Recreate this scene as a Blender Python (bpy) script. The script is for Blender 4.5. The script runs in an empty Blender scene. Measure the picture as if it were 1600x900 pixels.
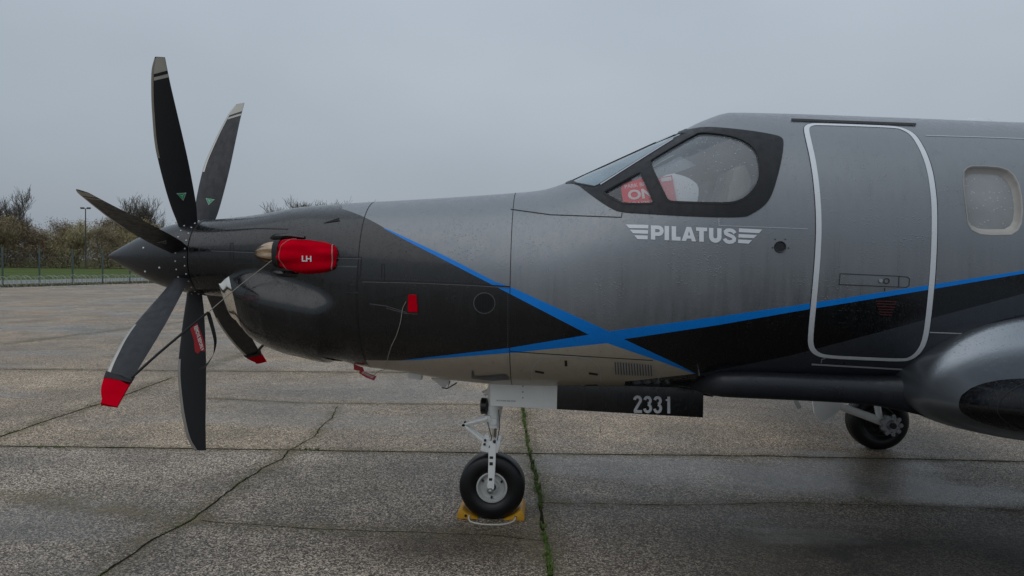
import bpy, bmesh, math, random
import numpy as np
from mathutils import Vector, Matrix, Euler, noise as mnoise
from mathutils.geometry import delaunay_2d_cdt
random.seed(7); rng = np.random.default_rng(7)
PI = math.pi
scn = bpy.context.scene
COL = scn.collection

# ------------------------------------------------------------------ camera
CAMP = dict(loc=(0.3464, -4.8652, 1.7176), yaw=-0.0468, pitch=0.0332, roll=0.0153, f=1129.6)
def cam_basis():
    yaw, pitch, roll = CAMP['yaw'], CAMP['pitch'], CAMP['roll']
    cy, sy = math.cos(yaw), math.sin(yaw)
    f = np.array([sy, cy, 0]); r = np.array([cy, -sy, 0]); u = np.array([0, 0, 1.])
    cp, sp = math.cos(pitch), math.sin(pitch)
    f2 = f*cp-u*sp; u2 = u*cp+f*sp
    cr, sr = math.cos(roll), math.sin(roll)
    return r*cr+u2*sr, -r*sr+u2*cr, f2
RB, UB, FB = cam_basis(); CL = np.array(CAMP['loc'])
cam = bpy.data.cameras.new('camera'); camo = bpy.data.objects.new('camera', cam); COL.objects.link(camo)
camo.matrix_world = Matrix(((RB[0], UB[0], -FB[0], CL[0]), (RB[1], UB[1], -FB[1], CL[1]), (RB[2], UB[2], -FB[2], CL[2]), (0, 0, 0, 1)))
cam.sensor_width = 36; cam.lens = CAMP['f']/1600*36; cam.clip_end = 3000; cam.clip_start = 0.05
scn.camera = camo

# ------------------------------------------------------------------ sky, sun, exposure
SUN_EL, SUN_AZ = math.radians(58), math.radians(215)      # high, behind cloud, to the front left of the nose
world = bpy.data.worlds.new('World'); scn.world = world; world.use_nodes = True
wn, wl = world.node_tree.nodes, world.node_tree.links
wn.clear()
wo = wn.new('ShaderNodeOutputWorld'); bg = wn.new('ShaderNodeBackground')
sky = wn.new('ShaderNodeTexSky'); sky.sky_type = 'NISHITA'; sky.sun_disc = False
sky.sun_elevation = SUN_EL; sky.sun_rotation = SUN_AZ; sky.air_density = 1.6; sky.dust_density = 4.0; sky.ozone_density = 1.0
tc = wn.new('ShaderNodeTexCoord'); mp = wn.new('ShaderNodeMapping'); mp.inputs['Scale'].default_value = (1, 1, 2.2)
nz = wn.new('ShaderNodeTexNoise'); nz.inputs['Scale'].default_value = 1.5; nz.inputs['Detail'].default_value = 4; nz.inputs['Roughness'].default_value = .45
cr = wn.new('ShaderNodeValToRGB')
cr.color_ramp.elements[0].position = .3; cr.color_ramp.elements[0].color = (2.95, 3.40, 3.96, 1)
cr.color_ramp.elements[1].position = .72; cr.color_ramp.elements[1].color = (3.90, 4.42, 5.0, 1)
sx = wn.new('ShaderNodeSeparateXYZ'); zr = wn.new('ShaderNodeValToRGB')      # overcast sky brightens towards the zenith
for i_, (p_, v_) in enumerate(((0, .47), (.1, .50), (.2, .56), (.33, .66), (.6, .86), (1, 1.0))):
    e_ = zr.color_ramp.elements[0] if i_ == 0 else zr.color_ramp.elements[1] if i_ == 5 else zr.color_ramp.elements.new(p_)
    e_.position = p_; e_.color = (v_*2, v_*2, v_*2, 1)
mul = wn.new('ShaderNodeMix'); mul.data_type = 'RGBA'; mul.blend_type = 'MULTIPLY'; mul.inputs['Factor'].default_value = 1
mx = wn.new('ShaderNodeMix'); mx.data_type = 'RGBA'; mx.inputs['Factor'].default_value = 0.93
wl.new(tc.outputs['Generated'], mp.inputs['Vector']); wl.new(mp.outputs[0], nz.inputs['Vector']); wl.new(nz.outputs['Fac'], cr.inputs[0])
wl.new(tc.outputs['Generated'], sx.inputs[0]); wl.new(sx.outputs['Z'], zr.inputs[0])
wl.new(cr.outputs['Color'], mul.inputs[6]); wl.new(zr.outputs[0], mul.inputs[7])
wl.new(sky.outputs[0], mx.inputs[6]); wl.new(mul.outputs[2], mx.inputs[7])
wl.new(mx.outputs[2], bg.inputs['Color']); bg.inputs['Strength'].default_value = 0.097
wl.new(bg.outputs[0], wo.inputs['Surface'])
sl = bpy.data.lights.new('sun', 'SUN'); sl.energy = 0.5; sl.angle = math.radians(70); sl.color = (1, .97, .93)
so = bpy.data.objects.new('sun', sl); COL.objects.link(so)
sd = Vector((math.sin(SUN_AZ)*math.cos(SUN_EL), math.cos(SUN_AZ)*math.cos(SUN_EL), math.sin(SUN_EL)))
so.rotation_euler = (-sd).to_track_quat('-Z', 'Y').to_euler(); so.location = (0, 0, 30)
vs = scn.view_settings
vs.view_transform = 'Standard'; vs.look = 'None'; vs.gamma = 1; vs.exposure = 0.0
scn.render.engine = 'CYCLES'

# ------------------------------------------------------------------ pixel helpers (measure the photo, give real 3-D points)
def proj(P):
    d = np.asarray(P, float)-CL; z = d@FB
    return 800+CAMP['f']*(d@RB)/z, 450-CAMP['f']*(d@UB)/z
def ray(u, v):
    d = FB+RB*(u-800)/CAMP['f']-UB*(v-450)/CAMP['f']; return d/np.linalg.norm(d)
def at_y(u, v, y):
    d = ray(u, v); return CL+d*(y-CL[1])/d[1]
def at_z(u, v, z=0.0):
    d = ray(u, v); return CL+d*(z-CL[2])/d[2]
def pchip(X, Y):
    X = np.array(X, float); Y = np.array(Y, float); vec = Y.ndim > 1
    if vec:
        fs = [pchip(X, Y[:, k]) for k in range(Y.shape[1])]
        return lambda x: np.stack([f(x) for f in fs], -1)
    h = np.diff(X); dl = np.diff(Y)/h; n = len(X); m = np.zeros(n)
    for i in range(1, n-1):
        if dl[i-1]*dl[i] > 0:
            w1 = 2*h[i]+h[i-1]; w2 = h[i]+2*h[i-1]; m[i] = (w1+w2)/(w1/dl[i-1]+w2/dl[i])
    m[0] = dl[0]; m[-1] = dl[-1]
    def f(x):
        x = np.asarray(x, float); i = np.clip(np.searchsorted(X, x)-1, 0, n-2); t = np.clip((x-X[i])/h[i], 0, 1)
        return (2*t**3-3*t**2+1)*Y[i]+(t**3-2*t**2+t)*h[i]*m[i]+(-2*t**3+3*t**2)*Y[i+1]+(t**3-t**2)*h[i]*m[i+1]
    return f

# ------------------------------------------------------------------ materials
def new_mat(name):
    m = bpy.data.materials.new(name); m.use_nodes = True
    return m, m.node_tree.nodes, m.node_tree.links, m.node_tree.nodes['Principled BSDF']
def mth(n, l, op, a, b=None, c=None, clamp=False):
    q = n.new('ShaderNodeMath'); q.operation = op; q.use_clamp = clamp
    for i, x in enumerate((a, b, c)):
        if x is None: continue
        if isinstance(x, (int, float)): q.inputs[i].default_value = x
        else: l.new(x, q.inputs[i])
    return q.outputs[0]
def tex_noise(n, l, vec, scale, detail=3, rough=.5):
    q = n.new('ShaderNodeTexNoise'); q.inputs['Scale'].default_value = scale; q.inputs['Detail'].default_value = detail
    q.inputs['Roughness'].default_value = rough; l.new(vec, q.inputs['Vector']); return q.outputs['Fac']
def coords(n, l, scale=(1, 1, 1)):
    t = n.new('ShaderNodeTexCoord'); m = n.new('ShaderNodeMapping'); m.inputs['Scale'].default_value = scale
    l.new(t.outputs['Object'], m.inputs['Vector']); return m.outputs[0]
def mixc(n, l, f, a, b):
    q = n.new('ShaderNodeMix'); q.data_type = 'RGBA'
    if isinstance(f, (int, float)): q.inputs['Factor'].default_value = f
    else: l.new(f, q.inputs['Factor'])
    for i, x in ((6, a), (7, b)):
        if isinstance(x, tuple): q.inputs[i].default_value = (*x[:3], 1)
        else: l.new(x, q.inputs[i])
    return q.outputs[2]
def drops(n, l, scale=95, keep=.45, size=.42):
    """height of scattered rain beads"""
    v = n.new('ShaderNodeTexVoronoi'); v.inputs['Scale'].default_value = scale; l.new(coords(n, l), v.inputs['Vector'])
    s = n.new('ShaderNodeSeparateXYZ'); l.new(v.outputs['Color'], s.inputs[0])
    rad = mth(n, l, 'MULTIPLY', s.outputs['Y'], size)
    h = mth(n, l, 'SUBTRACT', rad, v.outputs['Distance'])
    h = mth(n, l, 'MULTIPLY', h, 4.0, clamp=True)
    on = mth(n, l, 'LESS_THAN', s.outputs['X'], keep)
    return mth(n, l, 'MULTIPLY', h, on)
def paint(name, col, rough=.3, metallic=0.0, coat=0.4, var=.12, wet=1.0, streak=.14, spec=.5, sk=1.0):
    m, n, l, b = new_mat(name)
    v = coords(n, l); vz = coords(n, l, (26, 26, 1.6))
    n1 = tex_noise(n, l, v, 1.7, 5, .6); n2 = tex_noise(n, l, vz, 1.0, 3, .6); n3 = tex_noise(n, l, v, 30, 2)
    k = mth(n, l, 'MULTIPLY_ADD', n1, var*2, 1-var)
    k = mth(n, l, 'MULTIPLY', k, mth(n, l, 'MULTIPLY_ADD', n2, streak*2, 1-streak))
    hsv = n.new('ShaderNodeHueSaturation'); hsv.inputs['Color'].default_value = (*col, 1); l.new(k, hsv.inputs['Value'])
    l.new(hsv.outputs[0], b.inputs['Base Color'])
    b.inputs['Metallic'].default_value = metallic
    b.inputs['Specular IOR Level'].default_value = spec
    st = mth(n, l, 'SUBTRACT', n2, .5)
    r = mth(n, l, 'MULTIPLY_ADD', st, .62*sk, rough); r = mth(n, l, 'ADD', r, mth(n, l, 'MULTIPLY', n3, .06), clamp=True)
    l.new(r, b.inputs['Roughness'])
    b.inputs['Coat Weight'].default_value = coat; b.inputs['Coat Roughness'].default_value = .12
    # rain beads gather in drifts; dribbles run down the sides
    d = drops(n, l, 92, .8, .48); d2 = drops(n, l, 150, .8, .5)
    gath = n.new('ShaderNodeMapRange'); gath.inputs['From Min'].default_value = .44; gath.inputs['From Max'].default_value = .60
    l.new(tex_noise(n, l, v, 3.2, 4, .6), gath.inputs['Value'])
    d = mth(n, l, 'ADD', mth(n, l, 'MULTIPLY', d, gath.outputs[0]), mth(n, l, 'MULTIPLY', d2, .45))
    hh = mth(n, l, 'ADD', mth(n, l, 'MULTIPLY', d, 1.0*wet), mth(n, l, 'MULTIPLY', n2, .45*wet*sk))
    bp = n.new('ShaderNodeBump'); bp.inputs['Strength'].default_value = .6; bp.inputs['Distance'].default_value = .0024
    l.new(hh, bp.inputs['Height']); l.new(bp.outputs[0], b.inputs['Normal']); l.new(bp.outputs[0], b.inputs['Coat Normal'])
    return m
def plain(name, col, rough=.5, metallic=0.0, var=.15, scale=12, bump=.0, bscale=60, coat=0.0, spec=.5):
    m, n, l, b = new_mat(name); b.inputs['Specular IOR Level'].default_value = spec
    v = coords(n, l); n1 = tex_noise(n, l, v, scale, 4, .6)
    hsv = n.new('ShaderNodeHueSaturation'); hsv.inputs['Color'].default_value = (*col, 1)
    l.new(mth(n, l, 'MULTIPLY_ADD', n1, var*2, 1-var), hsv.inputs['Value']); l.new(hsv.outputs[0], b.inputs['Base Color'])
    b.inputs['Metallic'].default_value = metallic; b.inputs['Coat Weight'].default_value = coat
    l.new(mth(n, l, 'MULTIPLY_ADD', n1, .2, rough-.1, clamp=True), b.inputs['Roughness'])
    if bump:
        bp = n.new('ShaderNodeBump'); bp.inputs['Strength'].default_value = 1; bp.inputs['Distance'].default_value = bump
        l.new(tex_noise(n, l, v, bscale, 3), bp.inputs['Height']); l.new(bp.outputs[0], b.inputs['Normal'])
    return m
M = {}
M['gray'] = paint('grey_metallic_paint', (.212, .225, .238), rough=.35, metallic=.48, coat=.15)
M['wing'] = paint('silver_grey_wing_paint', (.235, .258, .282), rough=.33, metallic=.85, coat=.15, sk=0, streak=0, var=.05, wet=.6)
M['fairing'] = paint('dark_belly_paint', (.016, .018, .023), rough=.36, metallic=.1, coat=.15, spec=.35)
M['spin'] = paint('glossy_spinner_black', (.010, .011, .013), rough=.30, coat=.25, wet=.7, streak=.02, spec=.45, sk=.3)
M['charcoal'] = paint('charcoal_metallic_paint', (.048, .055, .066), rough=.36, metallic=.4, coat=.25)
M['black'] = paint('black_paint', (.0025, .003, .004), rough=.22, coat=.38, var=.2, spec=.42)
M['blue'] = paint('blue_paint', (.002, .21, .70), rough=.36, coat=.1, var=.05, streak=.05, spec=.25)
M['taupe'] = paint('taupe_paint', (.42, .37, .29), rough=.36, metallic=.1, coat=.3)
M['silver'] = paint('silver_line_paint', (.66, .68, .70), rough=.4, metallic=.1, coat=.2, var=.05, streak=.08)
M['frame'] = paint('black_window_frame', (.009, .010, .012), rough=.48, coat=.05, spec=.3)
M['line'] = plain('seam_dark', (.008, .008, .009), .7)
M['seam_light'] = plain('seam_light', (.42, .43, .45), .5)
M['prop'] = paint('propeller_black', (.014, .015, .018), rough=.46, coat=.05, wet=.7, streak=.03, spec=.35)
M['nickel'] = plain('nickel_edge', (.42, .40, .36), .38, .9, bump=.0002)
M['tip'] = plain('blade_tip_paint', (.42, .40, .35), .5)
M['chrome'] = plain('polished_metal', (.85, .80, .72), .13, 1.0, var=.1, scale=6)
M['copper'] = plain('heat_tinted_steel', (.62, .45, .30), .22, 1.0, var=.5, scale=14)
M['rivet'] = plain('rivet_metal', (.75, .76, .78), .35, .3)
M['green'] = plain('green_emblem', (.01, .30, .11), .4)
M['pale'] = plain('pale_emblem', (.55, .62, .58), .4)
M['whitepaint'] = plain('white_gear_paint', (.80, .80, .77), .42, 0, var=.1, coat=.2)
M['steel'] = plain('brushed_steel', (.40, .41, .42), .28, .9)
M['darkmetal'] = plain('dark_metal', (.03, .03, .032), .45, .4)
M['rubber'] = plain('tyre_rubber', (.005, .005, .0055), .40, 0, var=.3, bump=.0006, bscale=90, coat=.1, spec=.35)
M['rim'] = plain('rim_paint', (.52, .52, .50), .4, .2, var=.15)
M['chock'] = plain('yellow_rubber', (.50, .25, .012), .5, 0, var=.25, bump=.0008)
M['rope'] = plain('white_rope', (.50, .47, .41), .8, 0, bump=.0006, bscale=300)
M['wire'] = plain('thin_cord', (.30, .28, .24), .6)
M['fabric'] = plain('red_fabric', (.50, .001, .012), .8, 0, var=.25, scale=7, bump=.0030, bscale=20, spec=0.0)
M['redflag'] = plain('red_ribbon', (.34, .012, .018), .6, 0, var=.15, bump=.0006)
M['redcard'] = plain('red_card', (.75, .03, .06), .45, 0, var=.04)
M['strap'] = plain('black_webbing', (.010, .010, .011), .75, 0, bump=.0005, bscale=250)
M['lettering'] = plain('white_lettering', (.70, .72, .74), .45, var=.05)
M['ink'] = plain('white_print', (.75, .74, .72), .6, var=.05)
M['number'] = plain('number_paint', (.55, .56, .57), .5, var=.1)
M['redink'] = plain('red_print', (.075, .012, .012), .6)
M['beige'] = plain('beige_trim', (.36, .34, .31), .45, 0, coat=.3)
M['liner'] = plain('cabin_liner', (.50, .51, .52), .8)
M['seat'] = plain('seat_cover', (.92, .94, .95), .8, var=.1)
M['leather'] = plain('cream_leather', (.30, .28, .25), .55)
M['lamp'] = plain('lamp_lens', (.6, .62, .64), .15, .3)
M['slat'] = plain('grey_slat', (.10, .10, .105), .5)
M['inside'] = plain('dark_recess', (.004, .004, .004), .8)
def glass(name, tint, fog, foggy):
    m, n, l, b = new_mat(name)
    out = n['Material Output']
    tr = n.new('ShaderNodeBsdfTransparent'); tr.inputs['Color'].default_value = (*tint, 1)
    b.inputs['Base Color'].default_value = (*fog, 1); b.inputs['Roughness'].default_value = .6
    b.inputs['Specular IOR Level'].default_value = .3
    d = drops(n, l, 75, .5, .5)
    bp = n.new('ShaderNodeBump'); bp.inputs['Distance'].default_value = .002; bp.inputs['Strength'].default_value = .7
    l.new(d, bp.inputs['Height']); l.new(bp.outputs[0], b.inputs['Normal'])
    f = mth(n, l, 'MULTIPLY_ADD', tex_noise(n, l, coords(n, l), 5, 4), foggy*.7, foggy*.65)
    f = mth(n, l, 'ADD', f, mth(n, l, 'MULTIPLY', d, .3), clamp=True)
    m1 = n.new('ShaderNodeMixShader'); l.new(f, m1.inputs[0]); l.new(tr.outputs[0], m1.inputs[1]); l.new(b.outputs[0], m1.inputs[2])
    gl = n.new('ShaderNodeBsdfGlossy'); gl.inputs['Roughness'].default_value = .04; l.new(bp.outputs[0], gl.inputs['Normal'])
    fr = n.new('ShaderNodeFresnel'); fr.inputs['IOR'].default_value = 1.6
    m2 = n.new('ShaderNodeMixShader'); l.new(fr.outputs[0], m2.inputs[0]); l.new(m1.outputs[0], m2.inputs[1]); l.new(gl.outputs[0], m2.inputs[2])
    l.new(m2.outputs[0], out.inputs['Surface'])
    return m
M['cabglass'] = glass('misted_cabin_window', (.9, .92, .92), (.42, .43, .44), .60)
M['qglass'] = glass('small_front_glass', (.95, .96, .97), (.42, .46, .50), .07)
M['glass'] = glass('wet_side_glass', (.90, .93, .95), (.50, .55, .60), .23)
M['wsglass'] = glass('blue_tinted_windshield', (.62, .80, .86), (.34, .47, .54), .55)

# ------------------------------------------------------------------ object helpers
def mesh_obj(name, verts, faces, mats, parent=None, fmat=None, smooth=True, normals=None):
    me = bpy.data.meshes.new(name); me.from_pydata([tuple(map(float, v)) for v in verts], [], [tuple(map(int, f)) for f in faces])
    if not isinstance(mats, (list, tuple)): mats = [mats]
    for m in mats: me.materials.append(m)
    if fmat is not None: me.polygons.foreach_set('material_index', [int(x) for x in fmat])
    me.polygons.foreach_set('use_smooth', [smooth]*len(me.polygons)); me.update()
    if normals is not None: me.normals_split_custom_set_from_vertices([tuple(map(float, x)) for x in normals])
    o = bpy.data.objects.new(name, me); COL.objects.link(o)
    if parent is not None: o.parent = parent
    return o
def empty(name, loc=(0, 0, 0)):
    o = bpy.data.objects.new(name, None); COL.objects.link(o); o.location = loc; o.empty_display_size = .1; return o
def tag(o, label=None, cat=None, group=None, kind=None):
    if label: o['label'] = label
    if cat: o['category'] = cat
    if group: o['group'] = group
    if kind: o['kind'] = kind
    return o
class MB:
    """collects primitive shapes into one mesh"""
    def __init__(s): s.v = []; s.f = []; s.m = []; s.cur = 0
    def add(s, vs, fs):
        k = len(s.v); s.v += [tuple(map(float, v)) for v in vs]; s.f += [tuple(i+k for i in f) for f in fs]; s.m += [s.cur]*len(fs); return s
    def box(s, a, b, bevel=0.0, rot=None, c=None):
        a = np.array(a, float); b = np.array(b, float); bm = bmesh.new(); bmesh.ops.create_cube(bm, size=1)
        for v in bm.verts: v.co = Vector(((a+b)/2+np.array(v.co)*(b-a)))
        if bevel: bmesh.ops.bevel(bm, geom=bm.edges[:], offset=bevel, segments=2, affect='EDGES', profile=.6)
        return s.bm(bm, rot, c)
    def bm(s, bm, rot=None, c=None):
        if rot is not None:
            c = Vector(c) if c is not None else Vector()
            for v in bm.verts: v.co = rot @ (v.co-c)+c
        bm.verts.index_update(); s.add([v.co[:] for v in bm.verts], [[v.index for v in f.verts] for f in bm.faces]); bm.free(); return s
    def tube(s, pts, r, n=8, cap=True):
        pts = [Vector(p) for p in pts]; rr = r if isinstance(r, (list, tuple)) else [r]*len(pts)
        k = len(s.v); vs = []; fs = []; up = None
        for i, p in enumerate(pts):
            t = (pts[min(i+1, len(pts)-1)]-pts[max(i-1, 0)]).normalized()
            if up is None: up = t.orthogonal().normalized()
            up = (up-t*up.dot(t)); up = up.normalized() if up.length > 1e-6 else t.orthogonal().normalized()
            w = t.cross(up)
            for j in range(n):
                a = 2*PI*j/n; vs.append(p+(up*math.cos(a)+w*math.sin(a))*rr[i])
        for i in range(len(pts)-1):
            for j in range(n): fs.append((i*n+j, i*n+(j+1) % n, (i+1)*n+(j+1) % n, (i+1)*n+j))
        if cap: fs.append(tuple(range(n))[::-1]); fs.append(tuple((len(pts)-1)*n+j for j in range(n)))
        return s.add(vs, fs)
    def lathe(s, prof, c=(0, 0, 0), axis='y', n=40, ang0=0, cap=True):
        """prof: (along axis, radius)"""
        vs = []; fs = []
        for a, r in prof:
            for j in range(n):
                t = 2*PI*j/n+ang0; x, z = r*math.cos(t), r*math.sin(t)
                vs.append((c[0]+x, c[1]+a, c[2]+z) if axis == 'y' else (c[0]+a, c[1]+x, c[2]+z) if axis == 'x' else (c[0]+x, c[1]+z, c[2]+a))
        for i in range(len(prof)-1):
            for j in range(n): fs.append((i*n+j, i*n+(j+1) % n, (i+1)*n+(j+1) % n, (i+1)*n+j))
        if cap and prof[0][1] > 1e-5: fs.append(tuple(range(n))[::-1])
        if cap and prof[-1][1] > 1e-5: fs.append(tuple((len(prof)-1)*n+j for j in range(n)))
        return s.add(vs, fs)
    def prism(s, poly, y0, y1, bevel=0.0):
        """poly: list of (x, z), extruded along y"""
        bm = bmesh.new(); vs = [bm.verts.new((x, y0, z)) for x, z in poly]; f = bm.faces.new(vs)
        r = bmesh.ops.extrude_face_region(bm, geom=[f]); bmesh.ops.translate(bm, vec=(0, y1-y0, 0), verts=[e for e in r['geom'] if isinstance(e, bmesh.types.BMVert)])
        bmesh.ops.recalc_face_normals(bm, faces=bm.faces[:])
        if bevel: bmesh.ops.bevel(bm, geom=bm.edges[:], offset=bevel, segments=2, affect='EDGES', profile=.6)
        return s.bm(bm)
    def build(s, name, mats, parent=None, smooth=True, autos=40):
        o = mesh_obj(name, s.v, s.f, mats, parent, s.m, smooth)
        bm = bmesh.new(); bm.from_mesh(o.data); bmesh.ops.remove_doubles(bm, verts=bm.verts[:], dist=1e-5)
        bmesh.ops.recalc_face_normals(bm, faces=bm.faces[:])
        if smooth:
            for e in bm.edges:
                if len(e.link_faces) == 2 and e.calc_face_angle(0) > math.radians(autos): e.smooth = False
        bm.to_mesh(o.data); bm.free(); return o

# 2-D polygon helpers ------------------------------------------------
def inside(poly, P):
    poly = np.asarray(poly); x, y = P[:, 0], P[:, 1]; r = np.zeros(len(P), bool)
    x0, y0 = poly[:, 0], poly[:, 1]; x1, y1 = np.roll(x0, -1), np.roll(y0, -1)
    for a, b, c, d in zip(x0, y0, x1, y1):
        if b == d: continue
        k = ((b > y) != (d > y)) & (x < (c-a)*(y-b)/(d-b)+a); r ^= k
    return r
def resample(poly, step, closed=True):
    o = []; n = len(poly)
    for i in range(n if closed else n-1):
        a = np.array(poly[i], float); b = np.array(poly[(i+1) % n], float); k = max(1, int(math.ceil(np.linalg.norm(b-a)/step)))
        for j in range(k): o.append(a+(b-a)*j/k)
    if not closed: o.append(np.array(poly[-1], float))
    return np.array(o)
def round_poly(p, it=2):
    p = [np.array(q, float) for q in p]
    for _ in range(it):
        o = []
        for i in range(len(p)):
            a, b = p[i], p[(i+1) % len(p)]; o += [a*.75+b*.25, a*.25+b*.75]
        p = o
    return p
def stroke(pts, w, w2=None):
    p = np.array(pts, float); n = len(p); L = []; R_ = []
    ww = np.linspace(w, w2 if w2 is not None else w, n)
    for i in range(n):
        t0 = p[i]-p[i-1] if i > 0 else p[1]-p[0]; t1 = p[i+1]-p[i] if i < n-1 else p[-1]-p[-2]
        t0 = t0/np.linalg.norm(t0); t1 = t1/np.linalg.norm(t1); a = np.array([-t0[1], t0[0]]); b = np.array([-t1[1], t1[0]])
        m = a+b; m = m/np.linalg.norm(m); s = ww[i]/2/max(.35, m@a); L.append(p[i]+m*s); R_.append(p[i]-m*s)
    return L+R_[::-1]
def arc(cx, cy, r, a0, a1, n=14, ry=None):
    ry = r if ry is None else ry
    return [(cx+r*math.cos(math.radians(a0+(a1-a0)*i/n)), cy+ry*math.sin(math.radians(a0+(a1-a0)*i/n))) for i in range(n+1)]
def cdt(loops, grid=None, keep=None, snap=1e-6):
    """triangulate; loops: closed 2-D loops used as constraint edges; keep(centroids) -> bool"""
    vs = []; es = []
    for lp in loops:
        k = len(vs); n = len(lp); vs += [Vector((float(a), float(b))) for a, b in lp]; es += [(k+i, k+(i+1) % n) for i in range(n)]
    if grid is not None: vs += [Vector((float(a), float(b))) for a, b in grid]
    r = delaunay_2d_cdt(vs, es, [], 0, snap); V = np.array([tuple(v) for v in r[0]]); F = [f for f in r[2] if len(f) == 3]
    F = np.array([list(f) for f in F]); c = V[F].mean(1)
    if keep is not None:
        k = keep(c); F = F[k]; c = c[k]
    used = np.unique(F); mp_ = -np.ones(len(V), int); mp_[used] = np.arange(len(used))
    return V[used], mp_[F], c

# ------------------------------------------------------------------ fuselage surface
XT = [-1.98, -1.6, -1.3, -1.0, -.6, -.2, .1, .3, .45, .6, .8, 1.0, 1.2, 1.35, 1.5, 1.8, 2.4, 3.4, 5.5, 8.0, 10.6]
ZT = [1.983, 2.028, 2.081, 2.107, 2.132, 2.161, 2.185, 2.206, 2.252, 2.324, 2.411, 2.508, 2.595, 2.668, 2.713, 2.708, 2.689, 2.656, 2.63, 2.55, 2.42]
XBm = [-1.98, -1.6, -1.3, -1.1, -.9, -.6, -.2, .1, .5, 1.0, 1.4, 2.4, 3.4, 5.0, 7.0, 9.0, 10.6]
ZB = [1.475, 1.43, 1.30, 1.13, 1.022, .987, .934, .919, .922, .934, .946, .961, .962, 1.03, 1.35, 1.8, 2.12]
XW = [-1.98, -1.7, -1.5, -1.3, -1.1, -.95, -.8, -.5, 0, .5, 1.0, 1.5, 2.5, 3.6, 5.0, 7.0, 9.0, 10.6]
WW = [.262, .31, .345, .39, .45, .505, .55, .608, .691, .75, .791, .816, .832, .844, .80, .55, .28, .09]
XN = [-1.98, -1., 0., .7, 1.4, 3.6, 10.6]
NU = [2.1, 2.4, 2.28, 2.2, 2.237, 2.278, 2.1]; NL = [2.1, 2.304, 2.318, 2.334, 2.445, 2.468, 2.1]
fT, fB, fW, fU, fL = pchip(XT, ZT), pchip(XBm, ZB), pchip(XW, WW), pchip(XN, NU), pchip(XN, NL)
def S(x, ph, off=0.0):
    x = np.asarray(x, float); ph = np.asarray(ph, float)
    def raw(x, ph):
        t, b, w, nu, nl = fT(x), fB(x), fW(x), fU(x), fL(x); zm = b+(t-b)*.486
        c, s = np.cos(ph), np.sin(ph); n = np.where(s > 0, nu, nl)
        y = -w*np.abs(c)**(2/n); z = zm+np.where(s > 0, t-zm, zm-b)*np.sign(s)*np.abs(s)**(2/n)
        return np.stack([x+0*y, y, z], -1)
    P = raw(x, ph)
    if off is None or np.any(off != 0): return P+SN(x, ph)*np.asarray(off)[..., None] if np.ndim(off) else P+SN(x, ph)*off
    return P
def SN(x, ph):
    """outward normal from the implicit section and its slope along x"""
    x = np.asarray(x, float); e = 1e-3
    def g(x, y, z):
        t, b, w, nu, nl = fT(x), fB(x), fW(x), fU(x), fL(x); zm = b+(t-b)*.486
        up = z > zm; n = np.where(up, nu, nl); h = np.where(up, t-zm, zm-b)
        return (np.abs(y)/w)**n+(np.abs(z-zm)/h)**n
    P = S(x, ph); X, Y, Z = P[..., 0], P[..., 1], P[..., 2]
    N = np.stack([g(X+e, Y, Z)-g(X-e, Y, Z), g(X, Y+e, Z)-g(X, Y-e, Z), g(X, Y, Z+e)-g(X, Y, Z-e)], -1)
    return N/np.maximum(np.linalg.norm(N, axis=-1, keepdims=True), 1e-12)
_xs = np.linspace(-1.97, 3.9, 240); _ph = np.linspace(-PI/2+.01, PI/2-.01, 140)
_X, _P = np.meshgrid(_xs, _ph, indexing='ij'); _U, _V = proj(S(_X, _P)); _U = _U.ravel(); _V = _V.ravel(); _XR, _PR = _X.ravel(), _P.ravel()
def cast(pts):
    """pixels of the photo -> (x, phi) on the fuselage skin"""
    pts = np.asarray(pts, float).reshape(-1, 2); x = np.empty(len(pts)); p = np.empty(len(pts))
    for i, (u, v) in enumerate(pts):
        k = np.argmin((_U-u)**2+(_V-v)**2); x[i] = _XR[k]; p[i] = _PR[k]
    for _ in range(8):
        u0, v0 = proj(S(x, p)); ux, vx = proj(S(x+1e-4, p)); up, vp = proj(S(x, p+1e-4))
        a, b, c, d = (ux-u0)*1e4, (up-u0)*1e4, (vx-v0)*1e4, (vp-v0)*1e4; det = a*d-b*c; det = np.where(np.abs(det) < 1e-3, 1e-3, det)
        ru, rv = pts[:, 0]-u0, pts[:, 1]-v0
        x = x+np.clip((d*ru-b*rv)/det, -.04, .04); p = np.clip(p+np.clip((-c*ru+a*rv)/det, -.04, .04), -PI/2+1e-4, PI/2-1e-4)
    return np.stack([x, p], -1)
KP = .85                                                   # phi -> metres, roughly, for even triangles
def Q(pts, step=7, closed=True): return cast(resample(pts, step, closed))
def grid_pts(x0, x1, p0, p1, sx_=.05, sp=.06):
    xs = np.arange(x0+sx_/2, x1, sx_); ps = np.arange(p0+sp/2, p1, sp); a, b = np.meshgrid(xs, ps, indexing='ij')
    a = a+rng.uniform(-.004, .004, a.shape); return np.stack([a.ravel(), b.ravel()], -1)

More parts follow.
